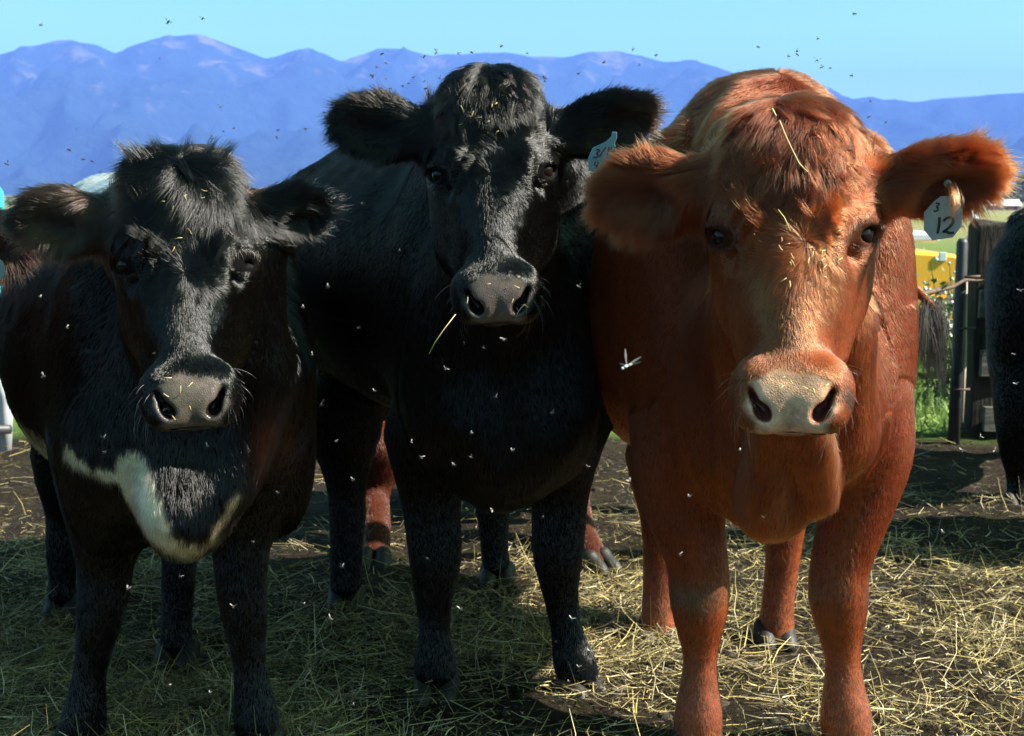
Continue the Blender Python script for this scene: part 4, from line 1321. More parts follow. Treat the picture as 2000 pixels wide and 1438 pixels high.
# --- the middle black cow
BLK = np.array([0.0010, 0.0009, 0.0009])
def coat_black(p, l, reg, brown=0.35):
    c = np.tile(BLK, (len(p), 1))
    isear = np.char.startswith(reg.astype(str), 'ear').astype(float)
    poll = (reg == 'head') * sstep(-0.16, -0.08, l[:, 2]) * sstep(-0.2, 0.9, sines(p, 22, 31))
    return lerp_col(c, [(isear * brown * sstep(-0.5, 0.8, sines(p, 25, 32)), (0.045, 0.024, 0.014)), (poll * brown, (0.06, 0.028, 0.016))])
def pad_black(p, l):
    n = sines(p, 60, 22)
    c = np.tile(np.array([0.115, 0.088, 0.076]), (len(p), 1))
    return lerp_col(c, [(sstep(0.0, 1.0, n) * 0.6, (0.06, 0.055, 0.035)), (sstep(-0.12, -0.104, l[:, 1]) * (np.abs(l[:, 0]) > 0.03), (0.012, 0.01, 0.009))])  # last entry darkens the nostril hollows with painted depth shade
HM = HeadFrame(954, 138, 2.70, 0.965, roll=math.radians(-2.2))
Wm, Hm = np.array([-0.03, 3.30, 1.36]), np.array([-0.44, 4.20, 1.31])
mid_prims = [
    ('C', HM.w(0, 0.19, -0.13), Wm - [0, 0.02, 0.12], 0.11, 0.15, 0.09, 'neck'),
    ('C', HM.w(0, 0.17, -0.28), P(975, 740, 3.15), 0.10, 0.20, 0.10, 'neck'),
    ('E', P(985, 815, 3.12), (0.19, 0.19, 0.185), None, 0.10, 'neck'),
    ('E', P(975, 890, 3.08), (0.085, 0.12, 0.10), None, 0.06, 'dewlap'),
]
spec_mid = dict(name='cow', label='black cow in the middle with a pale blue ear tag, head held highest', seed=23, head=HM, W=Wm, Hp=Hm, base=(-0.2, 3.6, 0),
    shoulder=0.21, girth=0.96, brow=0.97, muz=0.92, prims=mid_prims, coat=coat_black, padcol=pad_black, fur_mat=M_FUR_BLACK, displace=brow_folds(HM, 0.005),
    ears=[dict(root=(-0.130, 0.115, -0.122), tip=(-0.313, 0.13, -0.092), w=0.060, face=(-0.2, -1, -0.1)),
          dict(root=(0.130, 0.115, -0.142), tip=(0.330, 0.12, -0.092), w=0.060, face=(0.2, -0.9, -0.5))],
    legs=[dict(pts=leg_pts(3.22, [(830, 850, .10), (842, 980, .073), (850, 1085, .067), (848, 1150, .053), (848, 1225, .040), (850, 1300, .055), (852, 1335, .050)], 0.94), hoof=hoof_at(852, 1385, 3.2)),
          dict(pts=leg_pts(3.22, [(1100, 850, .10), (1094, 960, .072), (1090, 1075, .065), (1094, 1150, .048), (1106, 1225, .040), (1122, 1295, .055), (1134, 1335, .050)], 0.94), hoof=hoof_at(1140, 1385, 3.2), turn=0.5),
          dict(pts=leg_pts(3.95, [(670, 800, .13), (676, 930, .066), (678, 1010, .056), (676, 1100, .050), (676, 1160, .050)], 0.94), hoof=hoof_at(676, 1190, 3.93)),
          dict(pts=leg_pts(4.2, [(950, 800, .13), (955, 930, .066), (962, 990, .056), (966, 1070, .046), (970, 1110, .048)], 0.94), hoof=hoof_at(972, 1130, 4.18))],
    whorl=(-0.005, -0.20), poll=(0.01, 0.04), crest=-0.07,
    face_len=[0.034, 0.038, 0.028, 0.015, 0.014, 0.010, 0.007, 0.005, 0.005], ear_fur=1.0)

# --- the left black and white cow
HL = HeadFrame(349, 300, 2.42, 0.945, roll=math.radians(-1.0))
Wl, Hl = np.array([-0.72, 2.98, 1.20]), np.array([-1.08, 3.80, 1.225])
def coat_left(p, l, reg):
    c = coat_black(p, l, reg, 0.6)
    jag = 0.02 * sines(p, 40, 41)
    # white brisket band, belly and a white stripe on the back
    q = (p - np.array([0, 0, CAM_Z]))
    X, Z = p[:, 0], p[:, 2]
    front = (p[:, 1] < 2.95)
    path = [((-0.872, 0.690), 0.010), ((-0.855, 0.675), 0.013), ((-0.765, 0.655), 0.017), ((-0.738, 0.665), 0.036), ((-0.70, 0.605), 0.033), ((-0.668, 0.545), 0.027), ((-0.632, 0.500), 0.026), ((-0.592, 0.532), 0.010), ((-0.555, 0.585), 0.009), ((-0.53, 0.62), 0.006)]
    jag = jag + 0.014 * sines(p * np.array([1, 1, 0.5]), 150, 43) + 0.008 * sines(p, 60, 44)
    dm = np.full(len(p), 9.0)
    for ((x0, z0), r0), ((x1, z1), r1) in zip(path[:-1], path[1:]):
        ab = np.array([x1 - x0, z1 - z0]); t = np.clip(((X - x0) * ab[0] + (Z - z0) * ab[1]) / (ab @ ab), 0, 1)
        dm = np.minimum(dm, np.hypot(X - x0 - t * ab[0], Z - z0 - t * ab[1]) - (r0 + t * (r1 - r0)))
    low = sstep(0.54, 0.52, Z + jag) * (reg == 'dewlap')
    white = sstep(0.006, -0.006, dm + jag * 0.38) * front * (reg != 'head')
    belly = sstep(0.68, 0.63, Z + jag) * (p[:, 1] > 3.0) * (reg == 'body')
    back = sstep(1.175, 1.195, Z + jag) * sstep(3.2, 3.3, p[:, 1]) * (reg == 'body')
    rust = np.exp(-((X + 0.47) / 0.03) ** 2) * np.exp(-((Z - 0.70) / 0.07) ** 2) * front * (reg != 'head')
    return lerp_col(c, [(rust * 0.6, (0.045, 0.013, 0.006)), (white, (0.60, 0.53, 0.36)), (belly, (0.55, 0.48, 0.32)), (back, (0.88, 0.85, 0.78))])
left_prims = [
    ('C', HL.w(0, 0.19, -0.13), Wl - [0, 0.02, 0.12], 0.105, 0.14, 0.09, 'neck'),
    ('C', HL.w(0.02, 0.18, -0.27), P(400, 740, 2.80), 0.10, 0.19, 0.10, 'neck'),
    ('C', HL.w(0.10, 0.16, -0.20), P(490, 730, 2.68), 0.075, 0.085, 0.08, 'neck'),
    ('C', P(490, 730, 2.68), P(455, 930, 2.66), 0.085, 0.045, 0.06, 'dewlap'),
    ('E', P(340, 850, 2.80), (0.19, 0.18, 0.19), None, 0.09, 'neck'),
    ('E', P(365, 985, 2.68), (0.085, 0.11, 0.10), None, 0.06, 'dewlap'),
]
spec_left = dict(name='cow', label='black cow with a white brisket, lowering its tousled head at the left', seed=37, head=HL, W=Wl, Hp=Hl, base=(-0.9, 3.2, 0),
    shoulder=0.205, girth=0.93, brow=0.96, muz=0.90, prims=left_prims, coat=coat_left, padcol=pad_black, fur_mat=M_FUR_BLACK, displace=brow_folds(HL, 0.006),
    ears=[dict(root=(-0.130, 0.115, -0.130), tip=(-0.292, 0.13, -0.118), w=0.056, face=(-0.2, -1, -0.1)),
          dict(root=(0.125, 0.115, -0.125), tip=(0.268, 0.12, -0.110), w=0.052, face=(0.2, -0.9, -0.5))],
    legs=[dict(pts=leg_pts(2.86, [(185, 870, .085), (198, 1000, .068), (205, 1110, .062), (196, 1200, .054), (176, 1310, .038), (164, 1405, .052), (158, 1450, .047)], 0.92), hoof=hoof_at(155, 1500, 2.84)),
          dict(pts=leg_pts(2.86, [(500, 850, .085), (478, 980, .068), (470, 1100, .062), (476, 1190, .054), (488, 1300, .038), (500, 1400, .052), (504, 1450, .047)], 0.92), hoof=hoof_at(506, 1500, 2.84)),
          dict(pts=leg_pts(3.45, [(330, 900, .11), (345, 1030, .052), (350, 1100, .048), (345, 1200, .043), (345, 1270, .046)], 0.92), hoof=hoof_at(345, 1300, 3.43)),
          dict(pts=leg_pts(3.85, [(135, 900, .11), (125, 1000, .055), (122, 1070, .050), (122, 1130, .042), (122, 1160, .046)], 0.92), hoof=hoof_at(122, 1190, 3.83))],
    whorl=(0.0, -0.215), poll=(0.0, -0.02), crest=-0.125,
    poll_curl=0.9, poll_cell=0.02, face_len=[0.048, 0.052, 0.046, 0.025, 0.016, 0.011, 0.008, 0.005, 0.005], ear_fur=1.0)


# --- cows at the picture's edges and behind
def coat_dun(p, l, reg):
    c = np.tile(np.array([0.07, 0.017, 0.006]), (len(p), 1))
    isear = np.char.startswith(reg.astype(str), 'ear').astype(float)
    dk = ((reg == 'body') | (reg == 'leg')).astype(float)
    dk = np.maximum(dk, sstep(0.98, 0.90, p[:, 2]))
    return lerp_col(c, [(isear * 0.85, (0.018, 0.010, 0.007)), (dk, (0.002, 0.0018, 0.0018))])
HE = HeadFrame(-238, 340, 2.55, 0.95, yaw=-0.05)
We, He = np.array([-1.66, 3.25, 1.22]), np.array([-2.35, 3.95, 1.2])
spec_edge = dict(name='cow', label='reddish cow with a dark ear peeping in at the left edge', seed=41, head=HE, W=We, Hp=He, base=(-2.0, 3.6, 0),
    shoulder=0.19, girth=0.90, prims=[('C', HE.w(0, 0.19, -0.13), We - [0, 0.02, 0.12], 0.11, 0.15, 0.09, 'neck'), ('C', HE.w(0, 0.17, -0.28), We - [0, 0.1, 0.5], 0.10, 0.20, 0.10, 'neck')],
    coat=coat_dun, padcol=pad_black, fur_mat=M_FUR_RED,
    ears=[dict(root=(-0.130, 0.115, -0.130), tip=(-0.300, 0.13, -0.118), w=0.056), dict(root=(0.125, 0.10, -0.130), tip=(0.272, 0.08, -0.150), w=0.064, face=(0.1, -0.9, -0.2))],
    legs=[dict(pts=[(We + [dx, -0.05, -0.75], .08), (We + [dx, -0.05, -0.86], .06), (We + [dx, -0.05, -1.0], .045), (We + [dx, -0.05, -1.13], .05)], hoof=np.array([We[0] + dx, We[1] - .07, 0])) for dx in (-.14, .14)]
         + [dict(pts=[(He + [dx, 0.05, -0.65], .10), (He + [dx, 0.08, -0.80], .06), (He + [dx, 0.05, -1.0], .045), (He + [dx, 0.05, -1.12], .05)], hoof=np.array([He[0] + dx, He[1] + .03, 0])) for dx in (-.14, .14)],
    whorl=(0, -0.2), quality=0.7, hf=0.007, hc=0.022)
# black cow showing only its rump at the right edge
Hk, Wk = np.array([2.16, 5.35, 1.185]), np.array([2.62, 6.25, 1.2])
spec_rump = dict(name='cow', label='black cow turning its rump to us at the right picture edge', seed=43, W=Wk, Hp=Hk, base=(2.3, 5.8, 0), shoulder=0.2, girth=0.98,
    prims=[('C', Wk - [0, 0.0, 0.15], Wk + [0.35, 0.55, -0.1], 0.17, 0.12, 0.09, 'neck'), ('E', Wk + [0.40, 0.70, -0.18], (0.13, 0.24, 0.15), rotz(-0.5), 0.08, 'neck'),
           ('C', Hk + [-0.10, -0.30, -0.10], Hk + [-0.13, -0.36, -0.55], 0.035, 0.022, 0.04, 'neck'), ('C', Hk + [-0.13, -0.36, -0.55], Hk + [-0.12, -0.34, -0.75], 0.03, 0.012, 0.02, 'neck')],
    coat=lambda p, l, reg: np.tile(BLK, (len(p), 1)), padcol=pad_black, fur_mat=M_FUR_BLACK, legs=[
        dict(pts=[(P(2005, 700, 5.3), .13), (P(1995, 790, 5.2), .105), (P(1984, 880, 5.2), .062), (P(1990, 925, 5.24), .05), (P(1988, 985, 5.2), .042)], hoof=hoof_at(1988, 1000, 5.18)),
        dict(pts=[(P(2120, 790, 5.3), .10), (P(2125, 880, 5.3), .062), (P(2125, 925, 5.34), .05), (P(2125, 980, 5.3), .042)], hoof=hoof_at(2125, 1000, 5.28)),
        dict(pts=[(Wk + [-.14, 0, -.7], .09), (Wk + [-.14, 0, -.85], .06), (Wk + [-.14, 0, -1.12], .045)], hoof=np.array([Wk[0] - .14, Wk[1], 0])),
        dict(pts=[(Wk + [.14, 0, -.7], .09), (Wk + [.14, 0, -.85], .06), (Wk + [.14, 0, -1.12], .045)], hoof=np.array([Wk[0] + .14, Wk[1], 0]))],
    quality=0.9, hc=0.022)
# red cow standing across behind the middle one
Hb, Wb = np.array([-0.36, 4.98, 1.10]), np.array([0.36, 5.02, 1.12])
spec_back = dict(name='cow', label='red legged cow standing crosswise behind the middle black cow', seed=47, W=Wb, Hp=Hb, base=(0, 5.0, 0), shoulder=0.19, girth=0.92,
    prims=[('C', Wb - [0, 0.0, 0.15], Wb + [0.42, 0.05, -0.35], 0.16, 0.11, 0.09, 'neck'), ('C', Wb + [0.42, 0.05, -0.32], Wb + [0.66, 0.0, -0.55], 0.11, 0.065, 0.05, 'neck')],
    coat=lambda p, l, reg: lerp_col(np.tile(np.array([0.05, 0.014, 0.008]), (len(p), 1)), [((reg == 'leg').astype(float), (0.065, 0.017, 0.008))]), padcol=pad_red, fur_mat=M_FUR_RED, legs=[
        dict(pts=[(P(742, 880, 4.66), .10), (P(728, 960, 4.66), .062), (P(735, 1025, 4.52), .050), (P(732, 1095, 4.40), .048)], hoof=hoof_at(731, 1120, 4.36)),
        dict(pts=[(P(1105, 880, 4.66), .09), (P(1120, 980, 4.62), .058), (P(1140, 1045, 4.46), .046), (P(1165, 1100, 4.36), .046)], hoof=hoof_at(1174, 1120, 4.33), turn=0.7),
        dict(pts=[(P(820, 880, 5.2), .10), (P(815, 950, 5.2), .06), (P(815, 1000, 5.2), .05)], hoof=hoof_at(815, 1020, 5.2)),
        dict(pts=[(P(1075, 880, 5.2), .09), (P(1075, 950, 5.2), .06), (P(1075, 1000, 5.2), .05)], hoof=hoof_at(1075, 1020, 5.2))],
    quality=0.5, hc=0.022)

def extra_red(F_, H, ears, V, Fq, N, reg, spec):
    tufts(F_, H, V, N, reg, 60, (-0.085, 0.085, -0.135, -0.005), (0.032, 0.058), 80, (0.07, 0.0135, 0.0035), 501)
    # pale locks hanging from the ears
    lock(F_, P(1857, 362, 2.24), (0, -1, -0.5), 0.07, 120, (0.25, 0.08, 0.03), 0.004, 71, droop=1.2)
    # the dark tail switch swung out to the side
    for k in range(13):
        u = 1806 + 2.6 * k; r = np.random.default_rng(k)
        lock(F_, P(u + r.uniform(-3, 3), 588 + r.uniform(-8, 40), 4.35 + r.uniform(-.05, .05)), (r.uniform(-.25, .25), -0.3, -1.0), r.uniform(0.13, 0.27), 45, (0.005, 0.0035, 0.0025), 0.010, 200 + k, 0.0007, 1.0)
spec_red['extra_fur'] = extra_red
spec_red['prims'] += [('C', Hr + [0.05, 0.30, -0.05], P(1765, 545, 4.3), 0.045, 0.026, 0.05, 'tail'), ('C', P(1765, 545, 4.3), P(1822, 600, 4.35), 0.022, 0.014, 0.02, 'tail')]
def extra_left(F_, H, ears, V, Fq, N, reg, spec):
    tufts(F_, H, V, N, reg, 34, (-0.09, 0.09, -0.15, -0.01), (0.035, 0.06), 60, (0.004, 0.003, 0.0028), 503, down=0.7)
    for k, (x, dx) in enumerate([(-0.035, -0.3), (0.012, 0.25), (0.05, 0.6), (-0.06, -0.8), (0.075, 0.9), (-0.08, -1.0)]):
        lock(F_, H.w(x, 0.07, -0.012), H.dirw(np.array([dx * 0.8, -0.1, 1.0])), 0.055, 90, (0.008, 0.007, 0.007), 0.006, 300 + k, droop=0.25)
spec_left['extra_fur'] = extra_left

def extra_mid(F_, H, ears, V, Fq, N, reg, spec):
    tufts(F_, H, V, N, reg, 26, (-0.08, 0.08, -0.09, -0.0), (0.03, 0.05), 60, (0.005, 0.003, 0.0025), 504, down=0.9)
spec_mid['extra_fur'] = extra_mid

# unseen cow added beyond the frame on the right to cast its shadow into view
Ho, Wo = np.array([2.20, 4.50, 1.20]), np.array([3.00, 4.42, 1.22])
spec_out = dict(name='cow', label='unseen black cow added beyond the right picture edge for its shadow', seed=53, W=Wo, Hp=Ho, base=(2.6, 4.45, 0), shoulder=0.2, girth=0.9,
    prims=[('C', Wo - [0, 0.0, 0.15], Wo + [0.45, -0.1, 0.0], 0.16, 0.11, 0.09, 'neck'), ('C', Wo + [0.45, -0.1, 0.0], Wo + [0.75, -0.15, -0.28], 0.11, 0.065, 0.05, 'neck')],
    coat=lambda p, l, reg: np.tile(BLK, (len(p), 1)), padcol=pad_black, fur_mat=M_FUR_BLACK, fur=False, hc=0.024, legs=[
        dict(pts=[(np.array([x, y, 0.55]), .10), (np.array([x, y, 0.40]), .06), (np.array([x, y, 0.22]), .045), (np.array([x, y, 0.09]), .05)], hoof=np.array([x, y - .02, 0]), turn=1.5)
        for x in (2.12, 2.98) for y in (4.32, 4.60)])

COWS = {}
for key, sp in (('red', spec_red), ('mid', spec_mid), ('left', spec_left), ('edge', spec_edge), ('rump', spec_rump), ('back', spec_back), ('out', spec_out)):
    sp['group'] = 'cattle standing in the pen'
    COWS[key] = make_cow(sp)
# ------------------------------------------------------------------ hay and grass on the ground
def blades(name, n, region, seed, colors, lmin, lmax, wid, upmax, base_lift, mat_rough=0.7, dens=None):
    r = np.random.default_rng(seed)
    x, y = region(r, n)
    if dens is not None:
        k = r.random(len(x)) < dens(x, y)
        x, y = x[k], y[k]
    n = len(x)
    z = ground_z(x, y)
    a = r.uniform(0, 2 * math.pi, n) + 0.0
    el = np.abs(r.normal(size=n)) * upmax
    L = r.uniform(lmin, lmax, n) * (0.6 + 0.8 * r.random(n))
    d = np.stack([np.cos(a) * np.cos(el), np.sin(a) * np.cos(el), np.sin(el)], 1)
    side = np.stack([-np.sin(a), np.cos(a), np.zeros(n)], 1)
    roll = r.normal(size=n) * 0.5
    upv = np.cross(d, side)
    sd = side * np.cos(roll)[:, None] + upv * np.sin(roll)[:, None]
    W_ = (wid * r.uniform(0.5, 1.5, n))[:, None]
    p0 = np.stack([x, y, z + base_lift * r.random(n) ** 1.5], 1)
    bendv = side * (r.normal(size=n) * 0.18 * L)[:, None] + np.array([0, 0, 1.0]) * (-0.12 * L * np.sin(el))[:, None]
    p1 = p0 + d * (L * 0.5)[:, None] - bendv * 0.0 + bendv * 0.5
    p2 = p0 + d * L[:, None]
    p2[:, 2] = np.maximum(p2[:, 2], z + 0.002)
    V = np.stack([p0 - sd * W_, p0 + sd * W_, p1 - sd * W_, p1 + sd * W_, p2 - sd * W_ * 0.5, p2 + sd * W_ * 0.5], 1).reshape(-1, 3)
    o = np.arange(n)[:, None] * 6
    Fq = np.concatenate([o + [0, 1, 3, 2], o + [2, 3, 5, 4]])
    me = np_mesh(name, V, Fq)
    c = np.array(colors)
    ci = r.integers(0, len(c), n)
    t = r.random((n, 1))
    cc = c[ci] * t + c[(ci + 1) % len(c)] * (1 - t)
    cc *= r.uniform(0.65, 1.2, (n, 1))
    at = me.attributes.new('tint', 'FLOAT_COLOR', 'POINT')
    cv = np.repeat(np.concatenate([cc, np.ones((n, 1))], 1), 6, 0).astype(np.float32)
    at.data.foreach_set('color', cv.ravel())
    m, nt, b = new_mat(name + ' blade')
    an = nt.nodes.new('ShaderNodeAttribute'); an.attribute_name = 'tint'
    nt.links.new(an.outputs['Color'], b.inputs['Base Color'])
    b.inputs['Roughness'].default_value = mat_rough
    b.inputs['Specular IOR Level'].default_value = 0.4
    ob = link_mesh(name, me, [m], smooth=False)
    return ob
def wedge(y0, y1, margin=0.45):
    def f(r, n):
        y = np.sqrt(r.uniform(y0 * y0, y1 * y1, n))
        x = r.uniform(-1, 1, n) * (y * 0.385 + margin)
        return x, y
    return f
def hay_density(x, y):
    p = np.stack([x, y, np.zeros_like(x)], 1)
    v = 0.74 + 0.45 * sines(p, 2.2, 611) + 0.35 * sines(p, 6.5, 612)
    v = v * np.interp(y, [2, 3.5, 4.1, 4.8, 6.0], [1.0, 0.95, 0.5, 0.14, 0.06])
    hole = np.exp(-((x - 0.93) / 0.26) ** 2 - ((y - 3.55) / 0.22) ** 2) + np.exp(-((x - 0.55) / 0.10) ** 2 - ((y - 3.1) / 0.10) ** 2)
    return np.clip(np.clip(v - hole * 0.7, 0.02, 1) ** 1.25 + 0.10 * (y < 3.7), 0.02, 1)
HAY_C = [(0.60, 0.46, 0.18), (0.42, 0.33, 0.11), (0.19, 0.16, 0.055), (0.075, 0.065, 0.026), (0.16, 0.105, 0.042), (0.80, 0.68, 0.40), (0.075, 0.052, 0.02), (0.05, 0.04, 0.016)]
tag(blades('hay', 165000, wedge(2.2, 6.9), 301, HAY_C, 0.03, 0.14, 0.0010, 0.16, 0.035, dens=hay_density), 'loose yellow green hay strewn over the trampled earth', 'hay', kind='stuff')
tag(blades('hay', 110000, wedge(2.2, 5.2), 305, HAY_C, 0.006, 0.045, 0.0010, 0.25, 0.03, dens=hay_density), 'chopped hay bits on the trampled earth', 'hay', kind='stuff')
tag(blades('hay', 20000, wedge(2.3, 5.6), 302, HAY_C, 0.05, 0.14, 0.0009, 0.75, 0.02, dens=hay_density), 'hay stems sticking up from the trampled hay', 'hay', kind='stuff')
def clods(n):
    r = np.random.default_rng(17)
    V, Fs = [], []
    x, y = wedge(2.3, 6.8)(r, n)
    z = ground_z(x, y)
    ph = (1 + 5 ** 0.5) / 2
    ico = np.array([(-1, ph, 0), (1, ph, 0), (-1, -ph, 0), (1, -ph, 0), (0, -1, ph), (0, 1, ph), (0, -1, -ph), (0, 1, -ph), (ph, 0, -1), (ph, 0, 1), (-ph, 0, -1), (-ph, 0, 1)]) / 1.9
    f0 = [(0, 11, 5), (0, 5, 1), (0, 1, 7), (0, 7, 10), (0, 10, 11), (1, 5, 9), (5, 11, 4), (11, 10, 2), (10, 7, 6), (7, 1, 8), (3, 9, 4), (3, 4, 2), (3, 2, 6), (3, 6, 8), (3, 8, 9), (4, 9, 5), (2, 4, 11), (6, 2, 10), (8, 6, 7), (9, 8, 1)]
    for i in range(n):
        s_ = r.gamma(2.0, 0.0035) + 0.003
        o = len(V); R = rotz(r.uniform(0, 6.28))
        sc = r.uniform(0.7, 1.4, 3) * s_ * np.array([1, 1, 0.6])
        for q in ico: V.append(np.array([x[i], y[i], z[i] - s_ * 0.3]) + R @ (np.array(q) * sc * r.uniform(0.75, 1.2)))
        Fs += [tuple(a + o for a in f) for f in f0]
    g = MB(); g.add(V, Fs)
    o = g.build('clods', [simple_mat('clod', (0.016, 0.011, 0.007), (0.06, 0.042, 0.027), 60, 0.95, 0.8)])
    tag(o, 'small clods of dark earth between the hay', 'clods', kind='stuff')
clods(7000)
def strip(x0, x1, y0, y1):
    def f(r, n): return r.uniform(x0, x1, n), r.uniform(y0, y1, n)
    return f
GR_C = [(0.09, 0.20, 0.03), (0.16, 0.26, 0.05), (0.24, 0.27, 0.09), (0.07, 0.14, 0.02)]
tag(blades('grass', 12000, strip(1.6, 3.6, 6.9, 12), 303, GR_C, 0.05, 0.13, 0.0025, 1.2, 0.0), 'bright green grass beyond the fence', 'grass', kind='stuff')
tag(blades('grass', 4000, strip(-4.6, -2.6, 7.2, 12), 304, GR_C, 0.05, 0.13, 0.0025, 1.2, 0.0), 'green grass beyond the pipe rail at the left', 'grass', kind='stuff')
# ------------------------------------------------------------------ ear tags
from mathutils.bvhtree import BVHTree
def body_tree(key):
    root = COWS[key][0]
    me = [c for c in root.children if c.name.startswith('body')][0].data
    base = np.array(root.location)
    co = np.zeros(len(me.vertices) * 3, np.float32); me.vertices.foreach_get('co', co)
    vs = co.reshape(-1, 3) + base
    fs = np.zeros(len(me.loops), np.int32); me.loops.foreach_get('vertex_index', fs)
    return BVHTree.FromPolygons(vs.tolist(), fs.reshape(-1, 4).tolist())
TREES = {k: body_tree(k) for k in ('red', 'mid', 'left')}
def touch(key, u, v):
    h = TREES[key].ray_cast(Vector((0, 0, CAM_Z)), Vector(unit(ray(u, v))))
    return (np.array(h[0]), np.array(h[1])) if h[0] is not None else (None, None)

def tag_mat(name, c0, c1):
    return simple_mat(name, c0, c1, 40, 0.45, 0.08, 0.001, 0.4)
M_TAGW = tag_mat('shade-toned white tag plastic', (0.20, 0.24, 0.24), (0.28, 0.32, 0.32))  # white plastic toned grey so the tag looks shaded
M_TAGB = tag_mat('pale blue tag plastic', (0.10, 0.23, 0.28), (0.16, 0.31, 0.36))
M_INK = simple_mat('tag ink', (0.006, 0.005, 0.007), (0.014, 0.011, 0.014), 90, 0.5, 0.0)
GLYPH = {'1': [[(.30, .95), (.34, .5), (.32, .02)]],
         '2': [[(.05, .72), (.22, .95), (.52, .93), (.62, .68), (.42, .36), (.06, .06), (.22, .16), (.48, .04), (.72, .08)]],
         '3': [[(.10, .92), (.45, .98), (.52, .74), (.22, .54), (.50, .40), (.50, .12), (.20, .0), (.04, .14)]],
         '4': [[(.15, .95), (.05, .45), (.60, .45)], [(.50, .95), (.48, .0)]],
         '/': [[(.55, 1.0), (.05, -.05)]],
         'D': [[(.1, .0), (.1, 1.0), (.5, .85), (.62, .5), (.5, .15), (.1, .0)]]}
def make_tag(pts, c, M, label, mat, text, group, cap=True):
    """pts: outline (x, z) in metres in the tag's own plane; text: list of (string, x, z, height, stroke, slant)"""
    c = np.asarray(c, float)
    root = empty('ear_tag', c, label, 'ear tag', group)
    n = len(pts)
    g = MB()
    fr = [c + M @ np.array([x, -0.0011, z]) for x, z in pts]
    bk = [c + M @ np.array([x, 0.0011, z]) for x, z in pts]
    g.add(fr + bk, [tuple(range(n)), tuple(range(2 * n - 1, n - 1, -1))] + [(i, n + i, n + (i + 1) % n, (i + 1) % n) for i in range(n)])
    g.build('plate', [mat], root, c, smooth=False, bevel=0.0005)
    for s_, x0, z0, h, st, sl in text:
        for ch in s_:
            m = MB()
            for line in GLYPH[ch]:
                # smooth the stroke and give it a flat marker line
                P2 = np.array(line, float)
                for _ in range(2):
                    Q = [P2[0]]
                    for a, b2 in zip(P2[:-1], P2[1:]): Q += [a * .75 + b2 * .25, a * .25 + b2 * .75]
                    Q.append(P2[-1]); P2 = np.array(Q)
                P2 = np.stack([x0 + (P2[:, 0] + sl * P2[:, 1]) * h, z0 + P2[:, 1] * h], 1)
                V = []
                for i in range(len(P2)):
                    t = P2[min(i + 1, len(P2) - 1)] - P2[max(i - 1, 0)]; t = t / (np.linalg.norm(t) + 1e-9)
                    nn = np.array([-t[1], t[0]]) * st * 0.5
                    for sg in (-1, 1):
                        for yy in (-0.0016, -0.0010):
                            V.append(c + M @ np.array([P2[i, 0] + sg * nn[0], yy, P2[i, 1] + sg * nn[1]]))
                k = len(P2)
                Fs = []
                for i in range(k - 1):
                    a = i * 4; b2 = a + 4
                    Fs += [(a, b2, b2 + 2, a + 2), (a, a + 1, b2 + 1, b2), (a + 2, b2 + 2, b2 + 3, a + 3)]
                Fs += [(0, 2, 3, 1), (4 * k - 4, 4 * k - 3, 4 * k - 1, 4 * k - 2)]
                m.add(V, Fs)
            m.build('numeral', [M_INK], root, c, smooth=False)
            x0 += h * 0.66 if ch != '1' else h * 0.5
    if cap:
        m = MB(); m.tube([c + M @ np.array([0, -0.006, 0.004]), c + M @ np.array([0, -0.003, 0.004]), c + M @ np.array([0, 0.012, 0.004])], [0.005, 0.0065, 0.003], 10)
        m.build('stud', [mat], root, c)
    return root
def px_outline(uv, u0, v0, d):
    s_ = d / F_PX
    return [((u - u0) * s_, -(v - v0) * s_) for u, v in uv]
d = 2.26
c = P(1850, 363, d)
oct_ = [(1843, 392), (1857, 392), (1862, 400), (1881, 417), (1882, 449), (1866, 472), (1828, 478), (1811, 458), (1809, 424), (1828, 401), (1840, 392)]
S = d / F_PX
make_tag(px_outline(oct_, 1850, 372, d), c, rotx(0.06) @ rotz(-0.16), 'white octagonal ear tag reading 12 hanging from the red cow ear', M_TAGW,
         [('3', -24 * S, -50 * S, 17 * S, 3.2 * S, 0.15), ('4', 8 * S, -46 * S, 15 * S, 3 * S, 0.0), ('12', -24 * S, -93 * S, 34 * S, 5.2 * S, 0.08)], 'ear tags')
d = 2.60; S = d / F_PX
c = P(1203, 252, d)
o2 = [(1194, 246), (1203, 246), (1203, 258), (1199, 268), (1206, 292), (1204, 318), (1150, 322), (1148, 296), (1156, 277), (1182, 264), (1191, 256)]
make_tag(px_outline(o2, 1201, 240, d), c, rotx(0.1) @ rotz(-0.12), 'pale blue flared ear tag in the middle black cow ear', M_TAGB,
         [('3', -44 * S, -56 * S, 17 * S, 3 * S, 0.3), ('/', -33 * S, -54 * S, 19 * S, 2.6 * S, 0.2), ('14', -22 * S, -50 * S, 17 * S, 3 * S, 0.3), ('4', -44 * S, -76 * S, 14 * S, 2.6 * S, 0.3)], 'ear tags', False)
d = 2.52; S = d / F_PX
c = P(-14, 498, d)
o3 = [(-18, 492), (-8, 492), (-4, 504), (4, 510), (9, 522), (8, 538), (-2, 548), (-26, 548), (-36, 536), (-36, 518), (-24, 506)]
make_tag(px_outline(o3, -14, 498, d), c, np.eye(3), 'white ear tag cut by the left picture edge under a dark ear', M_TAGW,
         [('D', -10 * S, -46 * S, 22 * S, 3.4 * S, 0)], 'ear tags')

